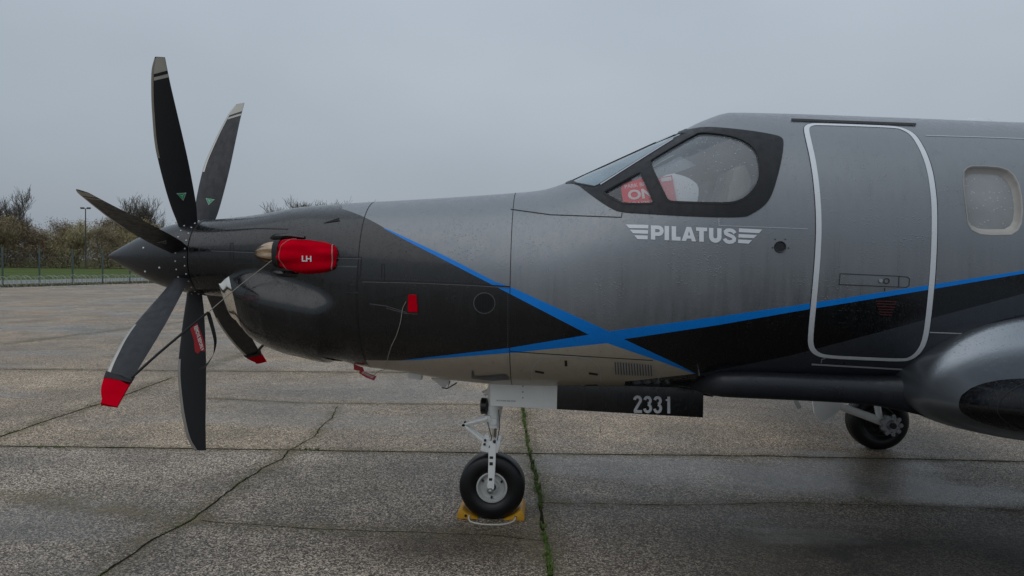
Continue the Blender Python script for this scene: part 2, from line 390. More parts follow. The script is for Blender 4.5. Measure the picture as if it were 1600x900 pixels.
# livery edges (pixels of the photo)
XMAX = 10.6
A_up = [(600, 356), (610, 360), (700, 402), (773.5, 440), (801.5, 449.8), (951.3, 517.7), (974.8, 530), (1050, 565), (1086.8, 583.5)]
A_lo = [(600, 357), (640, 378.5), (740, 430), (759.5, 440), (801.5, 461.7), (919.8, 523), (948.5, 536.3), (1025, 562.5), (1085.5, 584.3)]
B_up = [(626.5, 563.2), (798, 543.3), (919.8, 523), (951.3, 517.7), (1120, 495), (1240, 477.7), (1452.6, 445.2), (1600, 422.5)]
B_lo = [(626.5, 563.4), (647, 563), (805, 551), (948.5, 536.3), (974.8, 530), (1120, 508.3), (1240, 487.2), (1452.6, 452.5), (1600, 427.4)]
def lin(a):                                               # open polyline in (x, phi)
    return [tuple(q) for q in Q(a, 7, False)]
HALF = PI/2
au1 = lin(A_up[:6]); au2 = lin(A_up[6:]); bu2 = lin(B_up[3:]); bl2 = lin(B_lo[4:]); bl1 = lin(B_lo[:4]); bu1 = lin(B_up[:3]); al1 = lin(A_lo[:6]); al2 = lin(A_lo[6:])
x600 = bu2[-1][0]; ext_bu = [(4.5, bu2[-1][1]+.20), (6.5, .75), (XMAX, 1.25)]; ext_bl = [(4.5, bl2[-1][1]+.16), (6.5, .66), (XMAX, 1.15)]
gtop = cast([(534.7, 326.5), (598.7, 355)]); gx = gtop[0][0]
R_gray = [(gx-.07, HALF), (gx, gtop[0][1])]+[tuple(gtop[1])]+au1+bu2+ext_bu+[(XMAX, HALF)]
R_blueA = au1+lin([A_up[5], A_up[6]])[1:]+au2+al2[::-1]+lin([A_lo[6], A_lo[5]])+al1[::-1]
R_blueB = bu1+lin([B_up[2], B_up[3]])[1:]+bu2+ext_bu+ext_bl[::-1]+bl2[::-1]+lin([B_lo[4], B_lo[3]])+bl1[::-1]
tb = lin([(1086, 583.8), (1015, 592), (945, 599.5), (915, 601.6)]); xt0 = tb[-1][0]
R_taupe = lin([(545, 561), (566.6, 563), (626.5, 563.4)])[:-1]+bl1+al2+tb+[(xt0-.03, -HALF), (-1.3, -HALF), (-1.3, -1.2)]
gl_line = lin([(1600, 458.6), (1445, 500), (1240, 554.4), (1206.7, 561.3), (1093, 584)])
ch2 = lin([(1093, 584), (1133, 604)])
R_char = [(XMAX, .6), (5.5, .30)]+gl_line+ch2+[(ch2[-1][0]+.1, -HALF), (XMAX, -HALF)]
REG = [('gray', R_gray), ('char', R_char), ('taupe', R_taupe), ('blue', R_blueA), ('blue', R_blueB)]
SKIN = [M['black'], M['gray'], M['charcoal'], M['taupe'], M['blue']]; SIDX = dict(gray=1, char=2, taupe=3, blue=4)
def classify(c):
    k = np.zeros(len(c), int)
    for nme, r in REG: k[inside(r, c)] = SIDX[nme]
    return k

# window and door outlines (pixels)
frame_px = [(912, 295.7), (935, 313), (955.3, 326), (969.7, 331.8), (1017.4, 334.7), (1068, 337.6), (1120, 339.6), (1163, 339.6), (1174.8, 334.7), (1195, 321.7), (1206.6, 304.4), (1216.7, 269.7), (1222.4, 243.7), (1224.5, 222), (1222.4, 216.3), (1215, 212), (1177.7, 205.3), (1134, 200.4), (1099.7, 198.4), (1076.6, 202.7), (1060, 204.7), (1040, 208.5)]
def chaikin(p, it=2):
    p = [np.array(q, float) for q in p]
    for _ in range(it):
        o = [p[0]]
        for a, b in zip(p[:-1], p[1:]): o += [a*.75+b*.25, a*.25+b*.75]
        p = o+[p[-1]]
    return p
fq = Q(chaikin(frame_px, 2), 7, False); xt_fr = fq[-1][0]-.02
a0 = cast([(897, 286.8)])[0]; xwt, xwb = at_y(1017, 217.4, 0)[0], at_y(888.5, 281.8, 0)[0]
R_frame = [tuple(q) for q in fq]+[(xwt+.035, HALF)]+[(xwb-.03, HALF), (xwb-.025, 1.3)]+[tuple(a0)]
win_px = round_poly([(1016, 254), (1020, 249), (1088, 209.5), (1098, 208), (1111, 208.5), (1137, 212), (1157.5, 217.8), (1173.4, 227.9), (1182, 238), (1186.3, 255.3), (1186.3, 275.5), (1180.6, 290), (1169, 304.4), (1154.6, 313), (1137, 316.5), (1100, 316), (1050.6, 314.5), (1044.8, 313), (1040.5, 305.8)], 1)
q_px = round_poly([(945, 301.5), (947, 299), (998, 271), (1001, 272.3), (1019, 313), (1019.4, 316.4), (1014, 317.5), (975.3, 317), (969.6, 315)], 1)
R_win = [tuple(q) for q in Q(win_px, 6)]; R_qwin = [tuple(q) for q in Q(q_px, 6)]
wsq = Q([(902, 286), (916, 288.5), (929, 291), (935, 288.5), (1010, 242), (1053, 216), (1068, 209.8), (1058, 209.3), (1040, 211.9)], 7, False)
PH_P = HALF-.024
R_ws = [tuple(q) for q in wsq]+[(xwt, PH_P), (xwb, PH_P)]
cab_px = [(1506.6, 268.8), (1511.7, 263), (1518.9, 260.4), (1542, 260.4), (1562, 262.3), (1575, 266.6), (1583.8, 274.5), (1591, 287.5), (1595.4, 307.7), (1596.8, 330.8), (1594.7, 348.2), (1589.6, 358.3), (1579.5, 364.8), (1550.6, 365.5), (1531.9, 364), (1518.9, 357.5), (1513, 348), (1510, 322), (1506.6, 293)]
R_cab = [tuple(q) for q in Q(cab_px, 5)]
cabx = [R_cab]+[[(x+d, p) for x, p in R_cab] for d in (.93, 1.86)]
door_c = [(1259.5, 201.7), (1262.5, 197), (1268.5, 194.8), (1277.5, 194.3), (1345, 196.5), (1399, 198.8), (1411, 201.8), (1424.5, 209), (1433.5, 220.5), (1444, 240), (1453, 267), (1458, 300), (1460, 331), (1459.5, 380), (1456.7, 433.8), (1449.8, 502.3), (1444.5, 534), (1434.7, 551), (1422.5, 560), (1410, 562.5), (1350, 560), (1288, 557), (1273.3, 551), (1267, 541.4), (1266, 526.7), (1273.3, 453.4), (1278.2, 394.7), (1279.7, 345.8), (1276.8, 297), (1271, 253), (1263, 218)]
R_door = [tuple(q) for q in Q(round_poly(door_c, 2), 6)]
def offset_loop(lp, d):
    p = np.array(lp); t = np.roll(p, -1, 0)-np.roll(p, 1, 0); t = t*np.array([1, KP]); t /= np.maximum(np.linalg.norm(t, axis=1, keepdims=True), 1e-9)
    nrm = np.stack([-t[:, 1], t[:, 0]], 1); area = np.sum(p[:, 0]*np.roll(p[:, 1], -1)-np.roll(p[:, 0], -1)*p[:, 1]); s = -1 if area > 0 else 1
    return [tuple(q) for q in p+nrm*s*d/np.array([1, KP])]

def skin(name, outline, holes, parent, mirror=True, side=1, extra=(), only=None):
    """piece of the painted skin bounded by outline in (x, phi)"""
    o2 = resample(outline, .05); loops = [o2]+[np.array(h) for h in holes]
    bx0, bx1 = o2[:, 0].min(), o2[:, 0].max(); by0, by1 = o2[:, 1].min(), o2[:, 1].max()
    if only is None: loops += [resample(r, .06) for _, r in REG]
    def keep(c):
        k = inside(o2, c)
        for h in holes: k &= ~inside(h, c)
        return k
    V, F, c = cdt(loops, grid_pts(bx0, bx1, by0, by1), keep)
    k = classify(c) if only is None else np.full(len(c), only)
    V = V.copy(); P = S(V[:, 0], V[:, 1]); N = SN(V[:, 0], V[:, 1])
    top = np.abs(np.abs(V[:, 1])-HALF) < 1e-6; P[top, 1] = 0
    fl = np.cross(P[F[:, 1]]-P[F[:, 0]], P[F[:, 2]]-P[F[:, 0]]); flip = (fl*N[F].mean(1)).sum(1) < 0
    F[flip] = F[flip][:, ::-1]
    if mirror:
        P2 = P*[1, -1, 1]; N2 = N*[1, -1, 1]; F2 = F[:, ::-1]+len(P)
        P = np.vstack([P, P2]); N = np.vstack([N, N2]); F = np.vstack([F, F2]); k = np.concatenate([k, k])
    elif side < 0: P = P*[1, -1, 1]; N = N*[1, -1, 1]; F = F[:, ::-1]
    return mesh_obj(name, P, F, SKIN, parent, k, True, N)
def decal(name, polys, mat, parent, holes=(), off=.0015, g=.04, rng_=None, both=False, par=False, thick=True):
    """thin painted or riveted-on shape lying on the skin. polys in (x, phi)"""
    al = np.vstack([np.array(p) for p in polys]); loops = [np.array(p) for p in polys]+[np.array(h) for h in holes]
    def keep(c):
        k = np.zeros(len(c), bool)
        for p in polys: k |= inside(p, c)
        for h in holes: k &= ~inside(h, c)
        return k
    gp = grid_pts(al[:, 0].min(), al[:, 0].max(), al[:, 1].min(), al[:, 1].max(), g, g*1.2) if g else None
    if gp is not None and len(gp) > 20000: gp = None
    V, F, c = cdt(loops, gp if gp is not None and len(gp) else None, keep)
    P = S(V[:, 0], V[:, 1]); N = SN(V[:, 0], V[:, 1]); P = P+N*off
    fl = np.cross(P[F[:, 1]]-P[F[:, 0]], P[F[:, 2]]-P[F[:, 0]]); flip = (fl*N[F].mean(1)).sum(1) < 0; F[flip] = F[flip][:, ::-1]
    o = mesh_obj(name, P, F, mat, parent, None, True, N)
    if both: mesh_obj(name, P*[1, -1, 1], F[:, ::-1], mat, parent, None, True, N*[1, -1, 1])
    return o
def strip_px(pts, w, step=7):
    """line of pixel points -> closed (x, phi) ribbon w pixels wide"""
    return [tuple(q) for q in cast(stroke(resample(pts, step, False), w))]
def ribbon(pts_xp, wm):
    p = np.array(pts_xp)*[1, KP]; return [tuple(q) for q in np.array(stroke(p, wm))/[1, KP]]

# ================================================================== GROUND AND SURROUNDINGS
def ground_mat():
    m, n, l, b = new_mat('wet_exposed_aggregate'); v = coords(n, l)
    fine = n.new('ShaderNodeTexVoronoi'); fine.inputs['Scale'].default_value = 105; l.new(v, fine.inputs['Vector'])
    s = n.new('ShaderNodeSeparateXYZ'); l.new(fine.outputs['Color'], s.inputs[0])
    fv = n.new('ShaderNodeTexVoronoi'); fv.inputs['Scale'].default_value = 190; l.new(v, fv.inputs['Vector']); fs_ = n.new('ShaderNodeSeparateXYZ'); l.new(fv.outputs['Color'], fs_.inputs[0]); mid = fs_.outputs['X']; big = tex_noise(n, l, v, .35, 5, .6); patch = tex_noise(n, l, v, 1.3, 5, .6)
    stone = n.new('ShaderNodeValToRGB'); e = stone.color_ramp.elements
    e[0].position = 0; e[0].color = (.026, .019, .013, 1); e[1].position = 1; e[1].color = (.92, .72, .52, 1)
    a = e.new(.34); a.color = (.115, .088, .064, 1); a2 = e.new(.66); a2.color = (.37, .288, .205, 1)
    mixv = mth(n, l, 'SUBTRACT', mth(n, l, 'ADD', mth(n, l, 'MULTIPLY', s.outputs['X'], .78), mth(n, l, 'MULTIPLY', mid, .48)), .13)
    l.new(mixv, stone.inputs[0])
    damp = n.new('ShaderNodeMapRange'); damp.inputs['From Min'].default_value = .40; damp.inputs['From Max'].default_value = .62
    damp.inputs['To Min'].default_value = .72; damp.inputs['To Max'].default_value = 1.12; l.new(big, damp.inputs['Value'])
    # the slabs on the camera's side of the main joint are older, greyer and wetter
    sp = n.new('ShaderNodeSeparateXYZ'); l.new(v, sp.inputs[0])
    sl = mth(n, l, 'SUBTRACT', sp.outputs['Y'], mth(n, l, 'MULTIPLY_ADD', sp.outputs['X'], .045, 1.60))
    near = mth(n, l, 'MULTIPLY_ADD', sl, -400, .5, clamp=True)
    k = mth(n, l, 'MULTIPLY', damp.outputs[0], mth(n, l, 'MULTIPLY_ADD', patch, 1.3, .38))
    hs = n.new('ShaderNodeHueSaturation'); l.new(stone.outputs[0], hs.inputs['Color']); l.new(k, hs.inputs['Value'])
    grey = n.new('ShaderNodeHueSaturation'); l.new(hs.outputs[0], grey.inputs['Color']); grey.inputs['Saturation'].default_value = .8; grey.inputs['Value'].default_value = .86
    fin = mixc(n, l, near, hs.outputs[0], grey.outputs[0])
    # damp slab, with the wing's shade painted into its colour too
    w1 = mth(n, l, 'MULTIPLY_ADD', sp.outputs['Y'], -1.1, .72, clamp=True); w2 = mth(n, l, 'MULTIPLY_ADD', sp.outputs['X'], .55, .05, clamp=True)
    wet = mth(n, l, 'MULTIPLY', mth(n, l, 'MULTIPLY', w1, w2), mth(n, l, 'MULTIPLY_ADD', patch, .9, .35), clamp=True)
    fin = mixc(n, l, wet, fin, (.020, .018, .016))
    wm = n.new('ShaderNodeMapRange'); wm.inputs['From Min'].default_value = .50; wm.inputs['From Max'].default_value = .60; wm.interpolation_type = 'SMOOTHSTEP'
    wv = n.new('ShaderNodeMapping'); wv.inputs['Scale'].default_value = (.35, .9, 1); wv.inputs['Location'].default_value = (3.1, 1.7, 0); l.new(v, wv.inputs['Vector'])
    l.new(tex_noise(n, l, wv.outputs[0], .55, 6, .62), wm.inputs['Value'])
    fin = mixc(n, l, mth(n, l, 'MULTIPLY', wm.outputs[0], .26), fin, (.045, .038, .030))
    sx_ = mth(n, l, 'MULTIPLY', mth(n, l, 'ADD', sp.outputs['X'], .25), .95); sy_ = mth(n, l, 'MULTIPLY', mth(n, l, 'ADD', sp.outputs['Y'], .55), 1.5)
    rr = mth(n, l, 'SQRT', mth(n, l, 'ADD', mth(n, l, 'MULTIPLY', sx_, sx_), mth(n, l, 'MULTIPLY', sy_, sy_)))
    stn = mth(n, l, 'MULTIPLY', mth(n, l, 'SUBTRACT', mth(n, l, 'MULTIPLY_ADD', patch, 1.2, .25), rr, clamp=True), 1.5, clamp=True)
    fin = mixc(n, l, mth(n, l, 'MULTIPLY', stn, .75), fin, (.040, .027, .017))
    moss = n.new('ShaderNodeMapRange'); moss.inputs['From Min'].default_value = .52; moss.inputs['From Max'].default_value = .72; moss.inputs['To Max'].default_value = .45
    l.new(tex_noise(n, l, v, .8, 5, .7), moss.inputs['Value'])
    fin = mixc(n, l, moss.outputs[0], fin, (.085, .075, .045))
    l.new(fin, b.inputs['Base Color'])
    r = n.new('ShaderNodeMapRange'); r.inputs['From Min'].default_value = .38; r.inputs['From Max'].default_value = .62
    r.inputs['To Min'].default_value = .40; r.inputs['To Max'].default_value = .66; l.new(big, r.inputs['Value'])
    l.new(mth(n, l, 'SUBTRACT', r.outputs[0], mth(n, l, 'MULTIPLY', wm.outputs[0], .22), clamp=True), b.inputs['Roughness']); l.new(mth(n, l, 'MULTIPLY_ADD', wm.outputs[0], .40, .20), b.inputs['Specular IOR Level'])
    bp = n.new('ShaderNodeBump'); bp.inputs['Strength'].default_value = .8; bp.inputs['Distance'].default_value = .006
    l.new(mth(n, l, 'MULTIPLY', fine.outputs['Distance'], 1.3), bp.inputs['Height']); l.new(bp.outputs[0], b.inputs['Normal'])
    return m
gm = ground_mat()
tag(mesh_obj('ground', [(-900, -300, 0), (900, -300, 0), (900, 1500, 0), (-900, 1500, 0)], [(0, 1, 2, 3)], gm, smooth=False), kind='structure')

# fence line, measured on the apron's far edge
FA = at_z(4, 448); FBp = at_z(203, 442.3); fdir = (FBp-FA)/np.linalg.norm(FBp-FA); fsp = np.linalg.norm(FBp-FA)/4
fn = np.array([-fdir[1], fdir[0], 0]);  fn = fn if fn[0] < 0 else -fn    # away from the apron
def fpt(s, d=0, z=0): p = FA+fdir*s+fn*d; return (p[0], p[1], z)
grassm = plain('rough_grass', (.085, .115, .032), .9, var=.5, scale=.5, bump=.03, bscale=4, spec=.05)
S0, S1 = -40, 330
tag(mesh_obj('lawn', [fpt(S0, 1.0, .008), fpt(S1, 1.0, .008), fpt(S1, 700, .008), fpt(S0-400, 700, .008), fpt(S0-400, 1.0, .008)], [(0, 1, 2, 3, 4)], grassm, smooth=False), kind='structure')
pathm = plain('pale_path', (.19, .19, .18), .6, var=.15, scale=.6)
tag(mesh_obj('perimeter_path', [fpt(S0, 3.0, .016), fpt(S1, 3.0, .016), fpt(S1, 9.5, .016), fpt(S0, 9.5, .016)], [(0, 1, 2, 3)], pathm, smooth=False), kind='structure')

# joints and cracks in the slabs
def wobble(pts, amp, step):
    p = resample([q[:2] for q in pts], step, False); o = []
    for i, q in enumerate(p):
        a = mnoise.noise(Vector((q[0]*3.1, q[1]*3.1, amp*50)))*amp+mnoise.noise(Vector((q[0]*13, q[1]*13, 4.2)))*amp*.5
        b = mnoise.noise(Vector((q[0]*3.1+9, q[1]*3.1, 7)))*amp
        o.append(q+np.array([a, b]))
    return np.array(o)
def gpx(*pp): return [at_z(u, v) for u, v in pp]
lines = {}
lines['main'] = gpx((-500, 690), (0, 697), (450, 703.5), (760, 708), (830, 709), (1200, 713), (1600, 721.5), (2000, 730))
lines['long'] = gpx((800, 560), (812, 610), (818, 640), (822, 680), (826, 700), (833, 729), (840, 763), (846, 792), (848, 820), (853, 850), (859, 900), (868, 960), (905, 1250))
lines['diag'] = gpx((120, 930), (165, 893), (235, 843), (300, 812), (330, 788), (385, 748), (440, 717), (450, 705))
lines['diag2'] = gpx((450, 705), (490, 682), (515, 655), (528, 635))
lines['lane'] = gpx((-200, 745), (0, 683), (80, 655), (160, 630), (270, 590))
lines['lane2'] = gpx((270, 590), (420, 540), (520, 507))
lines['far'] = gpx((-300, 575), (0, 577), (330, 580), (750, 583), (1200, 588))
lines['far2'] = gpx((0, 538), (230, 510), (330, 497))
lines['mid'] = gpx((320, 622), (480, 630), (700, 632), (1000, 634))
lines['mid2'] = gpx((1500, 641), (1640, 652))
lines['low'] = gpx((310, 813), (410, 822), (560, 830), (780, 837), (848, 846))
lines['low2'] = gpx((840, 785), (920, 787), (1040, 790), (1240, 786), (1380, 790), (1480, 793), (1640, 800))
lines['pale'] = gpx((-200, 765), (0, 775), (130, 790), (260, 806), (310, 813))
spec = dict(main=(.012, .020, .05), long=(.014, .024, .04), diag=(.03, .016, .04), diag2=(.03, .010, .05), lane=(.02, .018, .1), lane2=(.02, .02, .2), far=(.01, .02, .2), far2=(.02, .035, .3),
            mid=(.015, .010, .1), mid2=(.01, .02, .1), low=(.02, .007, .06), low2=(.02, .007, .06), pale=(.03, .012, .08))
sv = MB(); ev = MB(); wob = {}
for nme, pp in lines.items():
    amp, w, st = spec[nme]; p = wobble(pp, amp, st); wob[nme] = p
    wob_w = [w*(.45+1.1*abs(mnoise.noise(Vector((q[0]*5, q[1]*5, 1.7))))+.2) for q in p]
    t = np.gradient(p, axis=0); t /= np.maximum(np.linalg.norm(t, axis=1, keepdims=True), 1e-9); nn = np.stack([-t[:, 1], t[:, 0]], 1)
    if nme == 'pale': continue
    tgt = ev if nme in ('far2', 'lane2') else sv
    L = [(*(q+n_*w_/2), .004) for q, n_, w_ in zip(p, nn, wob_w)]; Rr = [(*(q-n_*w_/2), .004) for q, n_, w_ in zip(p, nn, wob_w)]
    k = len(p); tgt.add(L+Rr, [(i, i+1, k+i+1, k+i) for i in range(k-1)])
soil = plain('joint_soil', (.018, .015, .009), .95, var=.4, scale=30, bump=.003, bscale=90, spec=.05)
pale_s = plain('pale_sealant', (.22, .205, .175), .7, var=.4, scale=25)
tag(sv.build('ground_joints', soil, smooth=False), kind='structure')
for o_, z_ in ((ev, .0),): tag(o_.build('ground_sealant', pale_s, smooth=False), kind='structure')
# weathered paler margins beside the joints
mm, mn_, ml_, mb_ = new_mat('joint_margin_growth'); mout = mn_['Material Output']
at_ = mn_.new('ShaderNodeAttribute'); at_.attribute_name = 'edge'
mv_ = coords(mn_, ml_); k1 = tex_noise(mn_, ml_, mv_, 4.5, 6, .7); k2 = tex_noise(mn_, ml_, mv_, 45, 3, .7)
fal = mth(mn_, ml_, 'MULTIPLY', at_.outputs['Fac'], at_.outputs['Fac'])
al_ = mth(mn_, ml_, 'MULTIPLY', fal, mth(mn_, ml_, 'MULTIPLY_ADD', mth(mn_, ml_, 'ADD', k1, mth(mn_, ml_, 'MULTIPLY', k2, .8)), 2.4, -1.85, clamp=True), clamp=True)
ml_.new(mixc(mn_, ml_, k1, (.085, .085, .035), (.34, .28, .20)), mb_.inputs['Base Color']); mb_.inputs['Roughness'].default_value = .9; mb_.inputs['Specular IOR Level'].default_value = .1
tr_ = mn_.new('ShaderNodeBsdfTransparent'); mx_s = mn_.new('ShaderNodeMixShader'); ml_.new(al_, mx_s.inputs[0]); ml_.new(tr_.outputs[0], mx_s.inputs[1]); ml_.new(mb_.outputs[0], mx_s.inputs[2]); ml_.new(mx_s.outputs[0], mout.inputs['Surface'])
V_m = []; F_m = []; E_m = []; zz = .0012
for nme, wid in (('main', .16), ('long', .24), ('lane', .26), ('lane2', .26), ('diag', .22), ('diag2', .14), ('low', .20), ('low2', .16), ('pale', .26), ('far', .30), ('mid', .16), ('far2', .4)):
    p = resample([q for q in lines[nme]], .12, False)[:, :2]; t = np.gradient(p, axis=0); t /= np.maximum(np.linalg.norm(t, axis=1, keepdims=True), 1e-9); nn = np.stack([-t[:, 1], t[:, 0]], 1); zz += .0002
    for q, n_ in zip(p, nn):
        for f_c, e_c in ((-1, 0), (-.4, .75), (0, 1), (.4, .75), (1, 0)): V_m.append((*(q+n_*wid*f_c), zz)); E_m.append(e_c)
    k0 = len(V_m)-5*len(p); F_m += [(k0+i*5+j, k0+(i+1)*5+j, k0+(i+1)*5+j+1, k0+i*5+j+1) for i in range(len(p)-1) for j in range(4)]
mo = mesh_obj('ground_joint_margins', V_m, F_m, mm, smooth=False); ea = mo.data.attributes.new('edge', 'FLOAT', 'POINT'); ea.data.foreach_set('value', E_m); tag(mo, kind='structure')
# grass in the joints
gv = MB()
def tuft(x, y, n, h, spread):
    for _ in range(n):
        a = random.uniform(0, 2*PI); r = random.gauss(0, spread); bx, by = x+r*math.cos(a)*.6, y+r*math.sin(a); hh = h*random.uniform(.35, 1.1)
        d = random.uniform(0, 2*PI); lean = random.uniform(.1, .9)*hh; w = random.uniform(.0012, .0028)
        px, py = math.cos(d+PI/2)*w, math.sin(d+PI/2)*w; tx, ty = bx+math.cos(d)*lean, by+math.sin(d)*lean
        mx_, my_ = bx+math.cos(d)*lean*.4, by+math.sin(d)*lean*.4
        gv.add([(bx-px, by-py, 0), (bx+px, by+py, 0), (mx_+px*.8, my_+py*.8, hh*.65), (mx_-px*.8, my_-py*.8, hh*.65), (tx, ty, hh*.9)], [(0, 1, 2, 3), (3, 2, 4)])
def along(nme, dens, n, h, spread, thr=0.0, sc=1.0, ylim=12):
    p = wob[nme]
    for i in range(len(p)-1):
        for _ in range(max(1, int(dens*np.linalg.norm(p[i+1]-p[i])+random.random()))):
            q = p[i]+(p[i+1]-p[i])*random.random()
            if q[1] > ylim or q[1] < -4: continue
            if mnoise.noise(Vector((q[0]*sc*2, q[1]*sc*2, 3.3))) < thr: continue
            tuft(q[0], q[1], n, h, spread)
along('long', 95, 10, .022, .013, -.02, 1.9)
along('long', 34, 10, .036, .026, .02, 1.1)
along('main', 16, 6, .016, .009, .10, 1.2)
along('diag', 40, 6, .018, .010, .02, 1.5)
along('diag2', 22, 5, .016, .010, .1, 1.5)
along('lane', 26, 7, .022, .016, .12, .8)
along('low', 18, 5, .012, .009, .15)
along('low2', 10, 5, .014, .009, .22)
along('far', 10, 6, .018, .012, .15)
for (u, v) in ((838, 748), (840, 758), (841, 766), (843, 775), (846, 792), (849, 822), (851, 835), (853, 846), (856, 870), (858, 884), (859, 894), (832, 722), (828, 709), (820, 652), (70, 700), (150, 634), (95, 700), (495, 702), (480, 702)):
    g0 = at_z(u, v)
    for _ in range(5): tuft(g0[0]+random.gauss(0, .012 if u > 800 else .05), g0[1]+random.gauss(0, .03 if u > 800 else .006), 12, .030 if u > 800 else .018, .014 if u > 800 else .008)
g0 = at_z(1352, 782)
for _ in range(4): tuft(g0[0]+random.gauss(0, .02), g0[1]+random.gauss(0, .02), 10, .02, .015)
gb = plain('joint_grass', (.095, .15, .026), .7, var=.45, scale=9)
tag(gv.build('grass', gb, smooth=False), kind='stuff', label='short green grass growing in the joints of the concrete apron')

# fence ---------------------------------------------------------------
fr_ = tag(empty('mesh_fence', tuple(FA)), 'tall green wire mesh fence with steel posts along the apron edge', 'fence')
postm = plain('green_grey_post', (.07, .11, .105), .5, .3); wirem = plain('fence_wire', (.055, .075, .06), .6)
def loc(p): return (p[0]-FA[0], p[1]-FA[1], p[2])
for i in range(-6, 46):
    pb = MB(); c = loc(fpt(i*fsp)); pb.box((c[0]-.034, c[1]-.034, 0), (c[0]+.034, c[1]+.034, 2.22), .006).box((c[0]-.07, c[1]-.07, 0), (c[0]+.07, c[1]+.07, .03))
    pb.build('post', postm, fr_)
for i in range(-6, 45):
    pb = MB()
    for k in range(12):
        z = .06+k*.185; pb.tube([loc(fpt(i*fsp+.05, .02, z)), loc(fpt((i+1)*fsp-.05, .02, z))], .004, 3, False)
    for k in range(1, 25 if i < 10 else 8):
        s = i*fsp+fsp*k/(25 if i < 10 else 8); pb.tube([loc(fpt(s, .025, .05)), loc(fpt(s, .025, 2.12))], .0035, 3, False)
    pb.build('mesh_panel', wirem, fr_, smooth=False)
rz = MB(); pts = []
S_end = 60
for t in range(int((S_end+14)/.02)):
    s = -14+t*.02; a = t*.02/.30*2*PI; jit = mnoise.noise(Vector((s*.8, 0, 0)))*.05
    pts.append(np.array(fpt(s, -.45+.30*math.cos(a)+jit, .32+.30*math.sin(a)+jit)))
rz.tube(pts, .011, 3, False)
pts2 = []
for t in range(int((S_end+14)/.025)):
    s = -14+t*.025; a = t*.025/.38*2*PI+1; pts2.append(np.array(fpt(s, -.40+.27*math.cos(a), .29+.27*math.sin(a))))
rz.tube(pts2, .009, 3, False)
tag(rz.build('razor_wire', plain('galvanised_coil', (.36, .37, .33), .5, .4), smooth=False), 'coiled razor wire lying at the foot of the mesh fence', 'razor wire')
# weedy verge under the coils: ground cover
vg = MB()
for _ in range(9000):
    s = random.uniform(-14, S_end); d = random.gauss(-.4, .35); x, y, _z = fpt(s, d); h = random.uniform(.03, .16); a = random.uniform(0, PI); w = .02
    vg.add([(x-math.cos(a)*w, y-math.sin(a)*w, 0), (x+math.cos(a)*w, y+math.sin(a)*w, 0), (x+random.gauss(0, .03), y, h)], [(0, 1, 2)])
tag(vg.build('weeds', plain('weed_leaves', (.06, .065, .028), .9, var=.5, scale=3), smooth=False), kind='stuff', label='low straggly weeds under the razor wire coils')

# lamp post -----------------------------------------------------------
lp = at_z(134, 420); sc_ = np.linalg.norm((lp-CL)[:2])/CAMP['f']; lh = 1.7176+(402-337)*sc_
lamp = tag(empty('street_lamp', tuple(lp)), 'tall slim lamp post with two floodlights in front of the trees', 'lamp post')
MB().tube([(0, 0, 0), (0, 0, 1.2), (0, 0, lh)], [.14, .11, .07], 8).box((-.2, -.2, 0), (.2, .2, .04)).build('pole', plain('lamp_pole', (.06, .055, .05), .6), lamp)
MB().box((-.75, -.05, lh), (.75, .05, lh+.08)).build('crossarm', plain('lamp_arm', (.06, .055, .05), .6), lamp)
for s in (-1, 1): MB().box((s*.50-.25, -.15, lh+.06), (s*.50+.25, .2, lh+.26), .04).build('floodlight', plain('lamp_head', (.09, .09, .09), .5), lamp)

# trees ---------------------------------------------------------------
barkm = plain('tree_bark', (.10, .085, .07), .9, var=.3, scale=3)
def leafmat(nm, c):
    m, n, l, b = new_mat(nm); oi = n.new('ShaderNodeObjectInfo'); v = coords(n, l)
    q = tex_noise(n, l, v, .9, 3); q2 = tex_noise(n, l, v, 6, 2)
    hs = n.new('ShaderNodeHueSaturation'); hs.inputs['Color'].default_value = (*c, 1)
    k = mth(n, l, 'MULTIPLY_ADD', q, 1.1, .25); k = mth(n, l, 'MULTIPLY', k, mth(n, l, 'MULTIPLY_ADD', q2, .8, .6))
    l.new(mth(n, l, 'MULTIPLY', k, mth(n, l, 'MULTIPLY_ADD', oi.outputs['Random'], .5, .75)), hs.inputs['Value'])
    l.new(mth(n, l, 'MULTIPLY_ADD', oi.outputs['Random'], .035, .478), hs.inputs['Hue'])
    l.new(hs.outputs[0], b.inputs['Base Color']); b.inputs['Roughness'].default_value = .8; return m
leafA = leafmat('olive_brown_leaves', (.40, .325, .185)); leafB = leafmat('russet_twigs', (.38, .28, .17))
